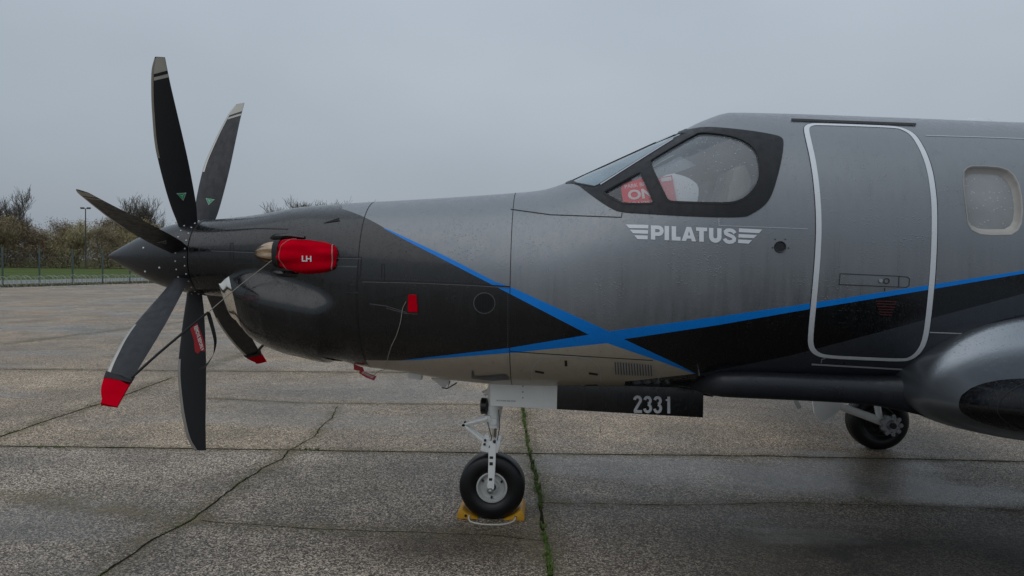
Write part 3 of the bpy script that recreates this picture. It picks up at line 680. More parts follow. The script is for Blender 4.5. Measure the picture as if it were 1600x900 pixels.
def make_tree(name, h, rad, leaves, bare, seed, lmat):
    rd = random.Random(seed); root = empty(name); tb_ = MB(); tips = []; tw = MB()
    def branch(p, d, L, r, lev):
        q = Vector(p); pts = [tuple(q)]; n = 4
        for _ in range(n):
            d = (d+Vector((rd.uniform(-.25, .25), rd.uniform(-.25, .25), rd.uniform(-.02, .2)))).normalized(); q = q+d*L/n; pts.append(tuple(q))
        rs = [max(r*(1-.65*i/n), .019 if bare else .018) for i in range(n+1)]; (tb_ if lev < 2 else tw).tube(pts, rs, 5 if lev < 2 else 3, False)
        if lev < (5 if bare else 3):
            for _ in range(rd.randint(4, 5) if bare else rd.randint(3, 5)):
                i = rd.randint(1, n); dd = (d+Vector((rd.uniform(-1, 1), rd.uniform(-1, 1), rd.uniform(-.1, .7)))*.9).normalized()
                branch(pts[i], dd, L*(rd.uniform(.58, .80) if bare else rd.uniform(.5, .72)), rs[i]*.6, lev+1)
        else: tips.append(q)
        if lev >= 2: tips.append(Vector(pts[2]))
    for _ in range(1 if bare else 3):
        a = rd.uniform(0, 2*PI)
        branch((rd.uniform(-.3, .3), rd.uniform(-.3, .3), 0), Vector((math.cos(a)*.35, math.sin(a)*.35, 1)).normalized(), h*.50, .02*h*(1 if bare else .7), 0)
    tb_.build('trunk', barkm, root)
    cv = tw
    k0 = len(cv.f); cv.cur = 1
    zs = [t.z for t in tips]; zmax = max(zs)
    for _ in range(leaves):
        t = rd.choice(tips); s = rd.uniform(.04, .10) if bare else rd.uniform(.06, .16); sg = .25 if bare else .50
        c = t+Vector((rd.gauss(0, sg), rd.gauss(0, sg), rd.gauss(0, sg*.8)))
        if c.z < .1: c.z = rd.uniform(.1, h*.4)
        e = Euler((rd.uniform(0, PI), rd.uniform(0, PI), rd.uniform(0, PI))).to_matrix()
        cv.add([c+e@Vector((-s, 0, 0)), c+e@Vector((0, -s*.45, 0)), c+e@Vector((s, 0, 0)), c+e@Vector((0, s*.45, 0))], [(0, 1, 2, 3)])
    if not bare:                                          # low skirt of thicket
        for _ in range(leaves//3):
            a = rd.uniform(0, 2*PI); r = rad*math.sqrt(rd.random()); c = Vector((r*math.cos(a), r*math.sin(a), rd.uniform(.05, h*.45))); s = rd.uniform(.07, .16)
            e = Euler((rd.uniform(0, PI), rd.uniform(0, PI), rd.uniform(0, PI))).to_matrix()
            cv.add([c+e@Vector((-s, 0, 0)), c+e@Vector((0, -s*.45, 0)), c+e@Vector((s, 0, 0)), c+e@Vector((0, s*.45, 0))], [(0, 1, 2, 3)])
    cr_ = mesh_obj('crown', cv.v, cv.f, [barkm, lmat], root, cv.m, False)
    sc = h/zmax
    for ch in root.children:
        for v in ch.data.vertices: v.co = (v.co[0]*sc, v.co[1]*sc, v.co[2]*sc)
    return root
def copy_tree(o):
    c = o.copy(); COL.objects.link(c)
    for ch in o.children:
        d = ch.copy(); COL.objects.link(d); d.parent = c
    return c
protos = [make_tree('thicket_tree', 8.6, 3.4, 9500, False, 11, leafA), make_tree('thicket_tree', 9.0, 3.6, 9500, False, 12, leafA), make_tree('thicket_tree', 8.2, 3.4, 9500, False, 13, leafB), make_tree('thicket_tree', 9.2, 3.2, 9500, False, 14, leafA)]
barep = [make_tree('bare_tree', 11.5, 3, 160, True, 21, leafB), make_tree('bare_tree', 12.0, 3, 120, True, 22, leafB)]
used = set(); tcount = 0
TB0 = at_z(0, 418.6); TB1 = at_z(280, 421.0); tdir = (TB1-TB0)/np.linalg.norm(TB1-TB0); tn = np.array([-tdir[1], tdir[0], 0]); tn = tn if tn[1] > 0 else -tn
s_ = -38.0
while s_ < 175:
    for row in (0, 1):
        k = random.randrange(4); p = TB0+tdir*(s_+random.uniform(-1, 1)+row*2.2)+tn*(3+row*5+random.uniform(-1, 1))
        if row == 1 and s_ > 80 and random.random() < .5: continue
        o = protos[k] if k not in used else copy_tree(protos[k]); used.add(k)
        sc = random.uniform(.82, 1.0)*(1.04 if row else .92); o.location = (p[0], p[1], 0); o.rotation_euler = (0, 0, random.uniform(0, 6.28)); o.scale = (sc*1.1, sc*1.1, sc)
        tag(o, 'olive brown thicket tree in the dense hedge line beyond the mesh fence', 'tree', 'thicket trees in the far hedge line')
    s_ += random.uniform(3.3, 4.6)
for i, (u, top, lab) in enumerate(((14, 291, 'tall bare tree rising over the hedge at the left edge of the photo'), (196, 297, 'tall rounded bare tree rising behind the upper left propeller blade'), (228, 322, 'smaller bare tree between two propeller blades, right of the taller bare one'),
        (-60, 300, None), (440, 316, 'low bare treetop showing over the engine cowling, first from the propeller'), (456, 311, 'bare treetop with fine upright twigs over the engine cowling, second from the propeller'),
        (474, 314, 'short bare treetop over the engine cowling, third from the propeller'), (489, 309, 'tallest bare treetop over the engine cowling, fourth from the propeller'), (505, 308, 'spreading bare treetop over the engine cowling, fifth from the propeller'),
        (522, 309, 'bare treetop over the engine cowling, next to the last before the grey panel'), (537, 312, 'last bare treetop over the engine cowling, beside the start of the grey panel'))):
    g = at_z(u, 419+u*.008); p = g+tn*9; sc_d = (np.array([p[0], p[1], 1.7])-CL)@FB/CAMP['f']; hor = 401.5+u*.0153
    hh = 1.7176+(hor-top)*sc_d; o = barep[i % 2] if i < 2 else copy_tree(barep[i % 2]); base = (11.5, 12.0)[i % 2]
    q = CL+ray(u, hor)*(sc_d*CAMP['f']/(ray(u, hor)@FB)); o.location = (q[0], q[1], 0); o.rotation_euler = (0, 0, i*1.3); o.scale = (hh/base,)*3
    tag(o, lab or 'tall bare tree standing beyond the left edge of the hedge', 'tree', 'bare trees above the hedge')
# ================================================================== AIRCRAFT
plane = tag(empty('aircraft', (0, 0, 0)), 'large black and grey turboprop aircraft with blue crossing stripes parked on wet concrete', 'aircraft')
XF = -.79
LN = lambda x: [(x, -HALF), (x, HALF)]
cowl = skin('engine_cowling', [(-1.98, -HALF), (XF, -HALF), (XF, HALF), (-1.98, HALF)], [], plane)
fus = skin('fuselage', [(XF, -HALF), (XMAX, -HALF), (XMAX, HALF), (XF, HALF)], [R_ws, R_win, R_qwin, R_door]+cabx, plane, mirror=True)
door = skin('cabin_door', R_door, [], plane, mirror=False)
skin('far_side_skin', R_door, [], fus, mirror=False, side=-1)
# closing disc behind the spinner
MB().lathe([(-1.985, .262), (-1.97, .262), (-1.95, .1)], (0, 0, 1.729), 'x', 48).build('bulkhead', M['darkmetal'], cowl)

# cockpit glazing
fr_mesh = decal('window_frame', [R_frame], M['frame'], plane, holes=[R_ws, R_win, R_qwin], off=.004, g=.03, both=True)
post = [(x, p) for x, p in [(wsq[-1][0]-.13, HALF-1e-4), (wsq[-1][0]-.10, PH_P-.01), (wsq[0][0]-.045, PH_P-.01), (wsq[0][0]-.06, HALF-1e-4)]]
gasket = [resample(R_win, .02), resample(offset_loop(R_win, .010), .02)]
decal('window_seal', [offset_loop(R_win, .012)], M['line'], fr_mesh, holes=[R_win], off=.0055, g=None, both=True)
decal('window_seal', [offset_loop(R_qwin, .014)], M['line'], fr_mesh, holes=[offset_loop(R_qwin, .006)], off=.0055, g=None, both=True)
decal('window_seal', [offset_loop(R_ws, .014)], M['line'], fr_mesh, holes=[offset_loop(R_ws, .004)], off=.0055, g=None, both=True)
decal('windshield', [offset_loop(R_ws, .012)], M['wsglass'], plane, off=-.008, g=.04, both=True)
decal('side_window', [offset_loop(R_win, .012)], M['glass'], plane, off=-.008, g=.04, both=True)
decal('side_window', [offset_loop(R_qwin, .012)], M['qglass'], plane, off=-.008, g=.04, both=True)
decal('windshield_trim', [offset_loop(lin([(938, 288.5), (1012, 242), (1052, 217.5), (1052.8, 218.6), (1012.5, 243.6), (939, 290)]), 0)], M['seam_light'], fr_mesh, off=.007, g=None)
# cabin windows: recessed pane with a pale reveal
for i, lp_ in enumerate(cabx):
    lp2 = resample(lp_, .03); lpn = np.array(lp2); c = lpn.mean(0)
    inn = c+(lpn-c)*.86; n = len(lpn)
    for sgn in (1, -1):
        A = S(lpn[:, 0], lpn[:, 1], .002); B = S(lpn[:, 0], lpn[:, 1])-SN(lpn[:, 0], lpn[:, 1])*.012; Cc = S(inn[:, 0], inn[:, 1])-SN(inn[:, 0], inn[:, 1])*.035
        out = c+(lpn-c)*1.035; O = S(out[:, 0], out[:, 1], .0015)
        V = np.vstack([O, A, B, Cc])*[1, sgn, 1]
        rim = mesh_obj('cabin_window', V, [(r*n+j, r*n+(j+1) % n, (r+1)*n+(j+1) % n, (r+1)*n+j) for r in range(3) for j in range(n)], M['beige'], plane)
        V2, F2, _ = cdt([inn], grid_pts(inn[:, 0].min(), inn[:, 0].max(), inn[:, 1].min(), inn[:, 1].max(), .05, .06), lambda q: inside(inn, q))
        P = (S(V2[:, 0], V2[:, 1])-SN(V2[:, 0], V2[:, 1])*.035)*[1, sgn, 1]
        mesh_obj('pane', P, F2, M['cabglass'], rim)
# interior
V = []; F = []; xs_ = np.linspace(.45, 7.2, 50); ps_ = np.linspace(-HALF, HALF, 28)
zfl = 1.28
for sgn in (1, -1):
    k0 = len(V)
    for x in xs_:
        for p in ps_:
            q = S(x, p); n_ = SN(x, p); q = q-n_*.06; q = [q[0], q[1]*sgn, max(q[2], zfl)]; V.append(q)
    m_ = len(ps_); nh = offset_loop
    for i in range(len(xs_)-1):
        for j in range(m_-1):
            cx_, cp_ = (xs_[i]+xs_[i+1])/2, (ps_[j]+ps_[j+1])/2
            cc = np.array([[cx_, cp_]]); skipf = False
            for r in [R_ws, R_win, R_qwin]+cabx:
                if inside(offset_loop(r, .05), cc)[0]: skipf = True
            if cx_ < 1.62 and cp_ > -.15: skipf = True
            if sgn < 0 and cx_ > 1.0 and cp_ < .9: skipf = False  # lining closed over the far windows, added to block the bright sky
            if not skipf: F.append((k0+i*m_+j, k0+(i+1)*m_+j, k0+(i+1)*m_+j+1, k0+i*m_+j+1))
mesh_obj('cabin_lining', V, F, M['liner'], plane)
MB().box((.55, -.62, zfl-.02), (3.9, .62, zfl+.01)).build('cabin_floor', M['darkmetal'], plane)
ip = MB().prism([(.55, 1.3), (.78, 1.3), (.80, 2.0), (.72, 2.06), (.60, 2.06), (.55, 1.9)], -.50, .50, .02); ip.build('instrument_panel', M['darkmetal'], plane)
def seat(x, y, mat, w=.44, h=1.05, name='pilot_seat'):
    s = MB().box((x-.22, y-w/2, zfl+.30), (x+.24, y+w/2, zfl+.44), .04)
    s.prism([(x+.20, zfl+.40), (x+.32, zfl+.40), (x+.40, zfl+h-.10), (x+.36, zfl+h), (x+.29, zfl+h-.02), (x+.26, zfl+h-.14)], y-w/2, y+w/2, .03)
    s.box((x-.18, y-w/2+.05, zfl), (x+.2, y+w/2-.05, zfl+.3))
    return s.build(name, mat, plane)
seat(1.15, -.32, M['leather']); seat(1.15, .32, M['leather'])
for x in (3.45,): seat(x-.30, -.42, M['leather'], name='cabin_seat', h=.98); seat(x-.30, .42, M['leather'], name='cabin_seat', h=.98)
# white screen cover behind the pilot's window
sc_px = [tuple(q) for q in Q(round_poly([(1018, 274), (1045, 258.5), (1066, 264), (1080, 271), (1091, 281), (1092, 300), (1086, 323), (1020, 325)], 1), 6)]
decal('white_screen_cover', [sc_px], M['seat'], plane, off=-.055, g=.05)

# paint details on the skin -------------------------------------------------
f_ = fus
dr_in, dr_out = offset_loop(R_door, -.0145), offset_loop(R_door, .0145)
decal('door_seam', [offset_loop(R_door, .0185)], M['line'], door, holes=[offset_loop(R_door, .0155)], off=.0024, g=None)
decal('door_outline', [dr_out], M['silver'], door, holes=[dr_in], off=.0022, g=None)
def pxline(name, pts, w, mat=None, parent=None, off=.0018):
    return decal(name, [strip_px(pts, w)], mat or M['line'], parent or f_, off=off, g=None)
def xline(name, x, p0, p1, w, mat=None, parent=None, off=.0018):
    return decal(name, [[(x-w/2, p) for p in np.linspace(p0, p1, 40)]+[(x+w/2, p) for p in np.linspace(p1, p0, 40)]], mat or M['line'], parent or f_, off=off, g=None, both=True)
xline('panel_seam', XF, -1.5, HALF-.01, .0045)
x2 = cast([(797, 447)])[0][0]
xline('panel_seam', x2, -1.5, 1.45, .004)
pxline('panel_seam', [(562, 438), (650, 440), (740, 444), (797, 448)], 2.0); pxline('panel_seam', [(566, 440.4), (650, 442.3), (740, 446.2), (797, 450)], 1.0, M['slat'], off=.0024)
pxline('panel_seam', [(330, 390), (400, 393), (470, 400), (565, 402.5)], 1.9, parent=cowl); pxline('panel_seam', [(330, 392), (400, 395), (470, 402), (565, 404.6)], .9, M['slat'], cowl, off=.0024)
pxline('panel_seam', [(330, 361), (400, 357), (450, 358)], 1.1, parent=cowl)
pxline('panel_seam', [(564, 402.5), (563, 430), (558, 437)], 2.0, parent=cowl)
pxline('panel_seam', [(798, 327), (860, 335.6), (971, 339.6), (972, 332.7)], 1.2)
pxline('panel_seam', [(1123, 341), (1123.4, 352.5), (1200, 355.3), (1262, 357.6)], 1.1, M['seam_light'])
pxline('panel_seam', [(1446, 212), (1520, 214), (1600, 217), (1700, 220)], 1.2, M['seam_light'])
pxline('panel_seam', [(1452, 519), (1490, 520.5), (1527, 521.5)], 1.6, M['seam_light'])
pxline('door_sill', [(1268, 569), (1340, 573), (1428, 578)], 2.4, M['seam_light'], door)
pxline('panel_seam', [(1283, 567), (1284, 561), (1290, 559.5)], 1, M['seam_light'])
pxline('drip_rail', [(1236, 188), (1300, 190.6), (1431, 195.4)], 3.4, M['line'], door, off=.006)
pxline('panel_seam', [(797, 549), (905, 556), (1020, 563)], 1.0)
# door handle panel
decal('handle_panel', [strip_px([(1312.5, 427.5), (1403, 431.5), (1418, 433), (1421, 436), (1420, 446), (1416, 449), (1311, 444.5), (1312.5, 427.5)], 1.0)], M['line'], door, off=.0025, g=None)
pxline('handle_panel', [(1404.5, 432), (1404, 449)], 1.0, parent=door, off=.0025)
hc = S(*cast([(1375.5, 438.5)])[0]); MB().lathe([(-.008, .010), (-.002, .012), (.004, .012)], tuple(hc), 'y', 20).build('door_handle', M['steel'], door)
hc = S(*cast([(1385, 439)])[0]); MB().lathe([(-.004, .016), (-.004, .012), (.002, .012), (.002, .016)], tuple(hc), 'y', 20, cap=False).build('lock_ring', M['darkmetal'], door)
pxline('handle_mark', [(1382, 450), (1382, 455)], 1.3, parent=door, off=.0025)
for i in range(6):
    y0 = 470+i*4.2; pxline('door_instructions', [(1368+i*1.2, y0), (1401-i*1.6, y0+1)], 1.5, M['redink'], door, off=.0042)
# hinge marks on the cowling
for u, v0, v1 in ((362, 380, 404), (598.5, 413, 440)):
    par_ = cowl if u < 560 else f_
    pxline('latch', [(u-2, v0), (u+2, v0), (u+2.4, v1), (u-2.4, v1), (u-2, v0)], .9, parent=par_)
for u, v in ((558, 457), (735, 440), (597, 437.5)): pxline('latch', [(u-3, v), (u+3, v+.2)], 2.4, M['darkmetal'], off=.004)
pxline('latch', [(542, 457), (558, 457.5)], 1.2, M['darkmetal'], cowl)
# small flush scoop, cooling duct, round vent
decal('air_scoop', [[tuple(q) for q in Q([(504, 349.3), (530, 340.5), (530.5, 345.5)], 4)]], M['inside'], cowl, off=.003, g=None)
duct = decal('cooling_duct', [[tuple(q) for q in Q([(579, 473.6), (600, 470), (637, 460.5), (653, 460), (653, 489), (636, 489), (604, 480)], 5)]], M['black'], plane, off=.0025, g=None)
decal('duct_edge', [strip_px([(578, 473.4), (600, 470), (637, 460.2)], 2.2)], M['inside'], duct, off=.005, g=None)
decal('duct_edge', [strip_px([(578, 474.6), (604, 478), (636, 488)], 1.0)], M['slat'], duct, off=.005, g=None)
decal('duct_edge', [strip_px([(604, 481), (634, 489.5), (653, 490.5)], .9)], M['slat'], duct, off=.005, g=None)
decal('vent_ring', [strip_px(arc(757, 473.5, 16.6, 0, 359, 40, 16.0), 1.0)], M['slat'], plane, off=.0032, g=None)
vent = decal('round_vent', [[tuple(q) for q in Q(arc(757, 473.5, 16, 0, 352, 40, 15.5), 4)]], M['inside'], plane, off=.003, g=None)
for i in range(7):
    u = 744+i*4.3; hgt = math.sqrt(max(0, 14.5**2-(u-757)**2)); decal('vent_slat', [strip_px([(u, 473.5-hgt), (u, 473.5+hgt)], 1.6)], M['frame'], vent, off=.006, g=None)
# service panel, louvres and belly details
pxline('access_panel', [(831, 598), (831, 578), (838, 565), (852, 557.5), (872, 556), (900, 557), (922, 561), (935, 571), (939, 582), (938, 599)], 1.3, M['seam_light'], off=.002)
for (a, b) in (((836, 580), (850, 582.5)), ((920, 583), (934, 585))): pxline('access_latch', [a, b], 3.2, M['darkmetal'])
pxline('access_latch', [(884, 563), (884.5, 572)], 4.2, M['darkmetal'])
for i in range(14):
    u = 961+i*4.3; decal('louvre', [strip_px([(u, 565+i*.35), (u+1.5, 584.5+i*.2)], 1.7)], M['slat'], f_, off=.004, g=None)
    decal('louvre', [strip_px([(u+1.6, 565+i*.35), (u+3.1, 584.5+i*.2)], .9)], M['seam_light'], f_, off=.006, g=None)
pxline('panel_seam', [(1029, 592), (1032, 582), (1040, 575), (1048, 571.5)], 1.0, M['seam_light'])
rvm = MB()
for i in range(42):
    q = cast([(793.5, 456+i*3.4)])[0]; c = S(*q); rvm.lathe([(-.0012, .0021), (.002, .0021)], tuple(c), 'y', 6)
for i in range(60):
    q = cast([(566+i*3.9, 433.5+i*.17)])[0]; c = S(*q); rvm.lathe([(-.0008, .0016), (.002, .0016)], tuple(c), 'y', 6)
rvm.build('rivet_row', M['slat'], f_)
# static port and drain on the belly edge
q = S(*cast([(1091, 578)])[0]); MB().tube([q+np.array([0, .02, .02]), q+np.array([0, -.035, -.028])], [.006, .004], 6).build('drain_mast', M['steel'], f_)
# camera port on the side
pc_ = cast([(1219, 386)])[0]; c = S(*pc_); nn = SN(*pc_)
MB().lathe([(-.001, .033), (-.006, .030), (-.004, .026), (.006, .025)], tuple(c), 'y', 32).build('round_port', M['black'], plane)
for du, dv in ((-12, 1), (13, 1.5), (-8, -12), (8, -12)): pxline('port_mark', [(1219+du-1.2, 386+dv), (1219+du+1.2, 386+dv)], 1.6, M['darkmetal'])
# roof beacon and roof edge strip
q = S(*cast([(1552, 199)])[0]); MB().lathe([(0, .14), (.02, .12), (.035, .07), (.04, 0.0)], (q[0]+.12, .0, fT(q[0])-.006), 'z', 24).build('roof_beacon', M['lamp'], plane)

# lettering ----------------------------------------------------------------
def img(x, y, slope=.043, x0=304, y0=183): return (960+(x0+x)/5.333, 340+(y0-y+x*slope)/5.333)
polys = []; holes = []
def LP(*pp): polys.append([tuple(q) for q in Q([img(*p) for p in pp], 2.5)])
def LH_(*pp): holes.append([tuple(q) for q in Q([img(*p) for p in pp], 2.5)])
LP((0, 0), (36, 0), (36, 32), (62, 32), *arc(64, 75, 43, -88, 88, 12), (62, 118), (0, 118)); LH_((36, 62), (60, 62), *arc(61, 75, 13, -80, 80, 6), (60, 88), (36, 88))
LP((114, 0), (151, 0), (151, 118), (114, 118))
LP((173, 0), (247, 0), (247, 32), (210, 32), (210, 118), (173, 118))
LP((255, 0), (293, 0), (300, 21), (334, 21), (341, 0), (376, 0), (335, 118), (297, 118)); LH_((308, 48), (327, 48), (317.5, 84))
LP((376, 88), (402, 88), (402, 0), (440, 0), (440, 88), (468, 88), (468, 118), (376, 118))
LP((484, 118), (484, 48), *arc(536, 48, 52, 180, 360, 16), (588, 118), (552, 118), (552, 48), *arc(536, 48, 16, 0, -180, 8), (520, 118))
sp_ = [(699, 82), (690, 95), (676, 103), (656, 106), (634, 103), (622, 92), (624, 79), (638, 69), (660, 61), (682, 52), (694, 38), (692, 23), (679, 12), (655, 7), (632, 11), (618, 24), (614, 34)]
polys.append([tuple(q) for q in Q([img(*p) for p in stroke(sp_, 30)], 2.5)])
for bar in (((93, 58), (283, 62), (282, 92), (122, 88)), ((130, 102), (281, 106), (280, 136), (155, 132)), ((166, 148), (278, 150), (277, 182), (192, 180)),
            ((1037, 90), (1230, 100), (1205, 130), (1035, 121)), ((1034, 137), (1188, 145), (1160, 172), (1032, 166)), ((1031, 182), (1146, 188), (1118, 217), (1029, 212))):
    polys.append([tuple(q) for q in Q([(960+a/5.333, 340+b/5.333) for a, b in bar], 3)])
decal('lettering', polys, M['lettering'], plane, holes=holes, off=.0025, g=None)

# text meshes from the built-in font
def text2d(s, bold=.0):
    cu = bpy.data.curves.new('t', 'FONT'); cu.body = s; cu.size = 1; cu.offset = bold; cu.resolution_u = 3
    o = bpy.data.objects.new('t', cu); COL.objects.link(o); dg = bpy.context.evaluated_depsgraph_get(); dg.update()
    me = o.evaluated_get(dg).to_mesh(); V = np.array([v.co[:2] for v in me.vertices]); F = [tuple(p.vertices) for p in me.polygons]
    o.evaluated_get(dg).to_mesh_clear(); bpy.data.objects.remove(o); bpy.data.curves.remove(cu)
    mn, mx_ = V.min(0), V.max(0); return (V-mn)/(mx_-mn), F, (mx_-mn)[0]/(mx_-mn)[1]
def text_on(name, s, mat, parent, quad, bold=.02, lift=None):
    """quad: 3-D corners lower-left, lower-right, upper-right, upper-left"""
    V, F, asp = text2d(s, bold); a, b, c, d = [np.array(q, float) for q in quad]; X = V[:, :1]; Y = V[:, 1:]
    P = a*(1-X)*(1-Y)+b*X*(1-Y)+c*X*Y+d*(1-X)*Y
    if lift is not None: P = P+np.array(lift)
    return mesh_obj(name, P, F, mat, parent, None, False)

# chin intake --------------------------------------------------------------
cXs = [-1.84, -1.77, -1.7, -1.5, -1.3, -1.1, -.95, -.80, -.70]
fcw = pchip(cXs, [.245, .31, .35, .44, .485, .510, .525, .53, .50]); fct = pchip(cXs, [1.615, 1.655, 1.675, 1.715, 1.73, 1.70, 1.62, 1.50, 1.42])
fcb = pchip(cXs, [1.300, 1.225, 1.175, 1.108, 1.068, 1.034, 1.026, 1.03, 1.05]); fsh = pchip(cXs, [.115, .105, .09, .045, 0, 0, 0, 0, 0])
def ymain(x, z):
    t, b, w, nu, nl = fT(x), fB(x), fW(x), fU(x), fL(x); zm = b+(t-b)*.486; n = np.where(z > zm, nu, nl); h = np.where(z > zm, t-zm, zm-b)
    return w*np.clip(1-np.clip(np.abs(z-zm)/h, 0, 1)**n, 0, 1)**(1/n)
def CH(x, a, off=0):
    P = CH0(x, a, off); x_, y_, z_ = P[..., 0], P[..., 1], P[..., 2]; ya = np.abs(y_)
    fd = np.clip((x_+1.10)/.2, 0, 1); z_ = np.maximum(z_, (fB(x_)+.010)*fd+z_*(1-fd)); ym = ymain(x_, z_)
    k = .022; h = np.clip(.5+.5*(ya-ym)/k, 0, 1); sm = ya*h+ym*(1-h)+k*h*(1-h)
    fade = np.clip((x_+1.09)/.20, 0, 1); fade = fade*fade*(3-2*fade); tgt = sm*(1-fade)+(ym+.0012)*fade
    wgt = np.clip(np.abs(np.cos(a))/.35, 0, 1)*np.clip((x+1.78)/.08, 0, 1); yn = np.where(ym > .02, ya*(1-wgt)+tgt*wgt, ya*(1-fade*.3))
    return np.stack([x_, np.sign(np.cos(a))*yn, z_], -1)
def CHN(x, a, off=0):
    c, s = np.cos(a), np.sin(a); b = fcb(x); zk = fzk(x); yk = fyk(x)+off; z = np.where(s > 0, zk+(1.71-zk)*s, zk-(zk-b+off)*np.abs(s)**(2/2.3)*1.0)
    z = np.where(s > 0, z, zk-(zk-b+off)*(1-np.clip(np.abs(c), 0, 1)**(2.0))**(1/2.3)) if False else z
    up = yk-(z-zk)*.62; lo = yk*np.clip(1-np.clip((zk-z)/(zk-b+off), 0, 1)**2.3, 0, 1)**(1/2.3)
    k = .030; h = np.clip(.5+.5*(lo-up)/k, 0, 1); y = lo*(1-h)+up*h-k*h*(1-h)
    y = np.where(s > 0, y*np.clip(np.abs(c)*7, 0, 1), y)
    y = np.where(s < -.9999, 0*y, y)
    return np.stack([x+fsh(x)*(fct(x)-z)/(fct(x)-b), np.sign(c)*np.maximum(y, 0), z], -1)
def CH0(x, a, off=0):
    m = np.clip((x+1.93)/.20, 0, 1); m = (m*m*(3-2*m))[..., None] if np.ndim(x) else m*m*(3-2*m)
    P = CHO(x, a, off)*(1-m)+CHN(x, a, off)*m; sw = .80*np.clip((-1.45-x)/.39, 0, 1); P[..., 0] = P[..., 0]+sw*P[..., 1]**2; return P
fzk = pchip([-1.84, -1.62, -1.38, -1.16, -1.0, -.79], [1.52, 1.505, 1.468, 1.435, 1.42, 1.41])
fyk = pchip([-1.84, -1.75, -1.65, -1.5, -1.3, -1.15, -1.02, -.9, -.79], [.310, .355, .398, .438, .474, .508, .535, .555, .55])
def CHO(x, a, off=0):
    t, b, w = fct(x), fcb(x), fcw(x); zm = b+(t-b)*.50; c, s = np.cos(a), np.sin(a); n = np.where(s > 0, 2.7, 2.3)
    y = (w+off)*np.sign(c)*np.abs(c)**(2/n); z = zm+np.where(s > 0, t-zm+off, zm-b+off)*np.sign(s)*np.abs(s)**(2/n)
    return np.stack([x+fsh(x)*(t-z)/(t-b)*1.0+0*y, y, z], -1)
def loft(fn_, xs, angs, name, mat, parent, close=True, caps=False):
    X, A = np.meshgrid(xs, angs, indexing='ij'); V = fn_(X, A).reshape(-1, 3); n = len(angs)
    F = [(i*n+j, (i+1)*n+j, (i+1)*n+(j+1) % n, i*n+(j+1) % n) for i in range(len(xs)-1) for j in range(n if close else n-1)]
    if caps: F.append(tuple(range(n))); F.append(tuple((len(xs)-1)*n+j for j in range(n))[::-1])
    m = MB().add(V, F); return m.build(name, mat, parent)
ang = np.linspace(0, 2*PI, 144, endpoint=False)
chin = loft(CH, np.linspace(-1.768, -.795, 90), ang, 'chin_intake', M['black'], plane)
def LIP(t, a):
    x = -1.84+np.where(t < 1, t*.078, 0); off = np.where(t < 1, 0.002, 0.0)
    P = CH0(x, a, .002); 
    # rounded nose of the lip, curling inward
    k = np.clip(-t, 0, 1); ctr = CH0(np.full_like(t, -1.84), a*0, 0)
    P0 = CH0(np.full_like(t, -1.84), a, .002); c0 = np.stack([P0[..., 0].mean(1, keepdims=True)+0*P0[..., 0], 0*P0[..., 1], P0[..., 2].mean(1, keepdims=True)+0*P0[..., 2]], -1)
    th = k*PI; r_ = .022; inw = (c0-P0)/np.maximum(np.linalg.norm(c0-P0, axis=-1, keepdims=True), 1e-6)
    Pn = P0+inw*(r_*(1-np.cos(th)))[..., None]+np.array([-1, 0, .0])*(r_*1.1*np.sin(th))[..., None]
    deep = np.clip(-t-1, 0, 2); Pn = Pn+np.array([1, 0, -.1])*(deep*.18)[..., None]
    return np.where((t < 0)[..., None], Pn, P)
lipt = np.array([-2.0, -1.5, -1.0, -.8, -.6, -.4, -.2, -.0001, .5, .99])
lip = loft(LIP, lipt, ang, 'intake_lip', M['chrome'], chin)
dm = MB(); P = CH(np.full(144, -1.62), ang, -.03); dm.add(P, [tuple(range(144))]); dm.build('intake_duct', M['inside'], chin, smooth=False)
def on_chin(u, v):
    best = None
    X, A = np.meshgrid(np.linspace(-1.79, -.75, 200), np.linspace(PI*.55, PI*1.5, 200), indexing='ij'); P = CH(X, A); U, V_ = proj(P)
    k = np.unravel_index(np.argmin((U-u)**2+(V_-v)**2), U.shape); return P[k]
for i, (a, b, c_, d_) in enumerate((((379, 466), (402, 466.5), (402, 462.5), (379, 462)), ((370, 464.5), (402, 470.5), (402, 467.5), (370, 461.5)))):
    pass
q4 = [on_chin(*p)+np.array([0, -.004, .0]) for p in ((380, 469), (403, 470), (403, 461.5), (380, 460.5))]
text_on('intake_warning', 'KEEP CLEAR\nHOT SURFACE', M['redink'], chin, q4, .01)

# belly fairing and wing -----------------------------------------------------
fx = [1.25, 1.30, 1.385, 1.6, 2.2, 2.6, 3.0, 4.0, 5.0, 5.6]
bw = pchip(fx, [.36, .50, .60, .625, .64, .72, .78, .80, .70, .45]); bz0 = pchip(fx, [.965, .950, .946, .944, .928, .865, .805, .79, .90, 1.02]); bz1 = pchip(fx, [1.05, 1.085, 1.105, 1.11, 1.10, 1.12, 1.14, 1.15, 1.15, 1.12])
def BF(x, a):
    zm = (bz0(x)+bz1(x))/2+.0; h = (bz1(x)-bz0(x))/2; c, s = np.cos(a), np.sin(a); n = 2.2
    yy = bw(x)-.08; return np.stack([x+0*c, np.sign(c)*(yy*np.clip(np.abs(c)*4, 0, 1)+.08*np.abs(c)**(2/n)), zm+h*np.sign(s)*np.abs(s)**(2/n)], -1)
aa = np.concatenate([np.linspace(-PI/2+.01, PI/2-.01, 30), np.linspace(PI/2+.01, 3*PI/2-.01, 30)])
bfair = loft(BF, np.linspace(1.25, 5.6, 90), aa, 'belly_fairing', M['fairing'], plane, caps=True)
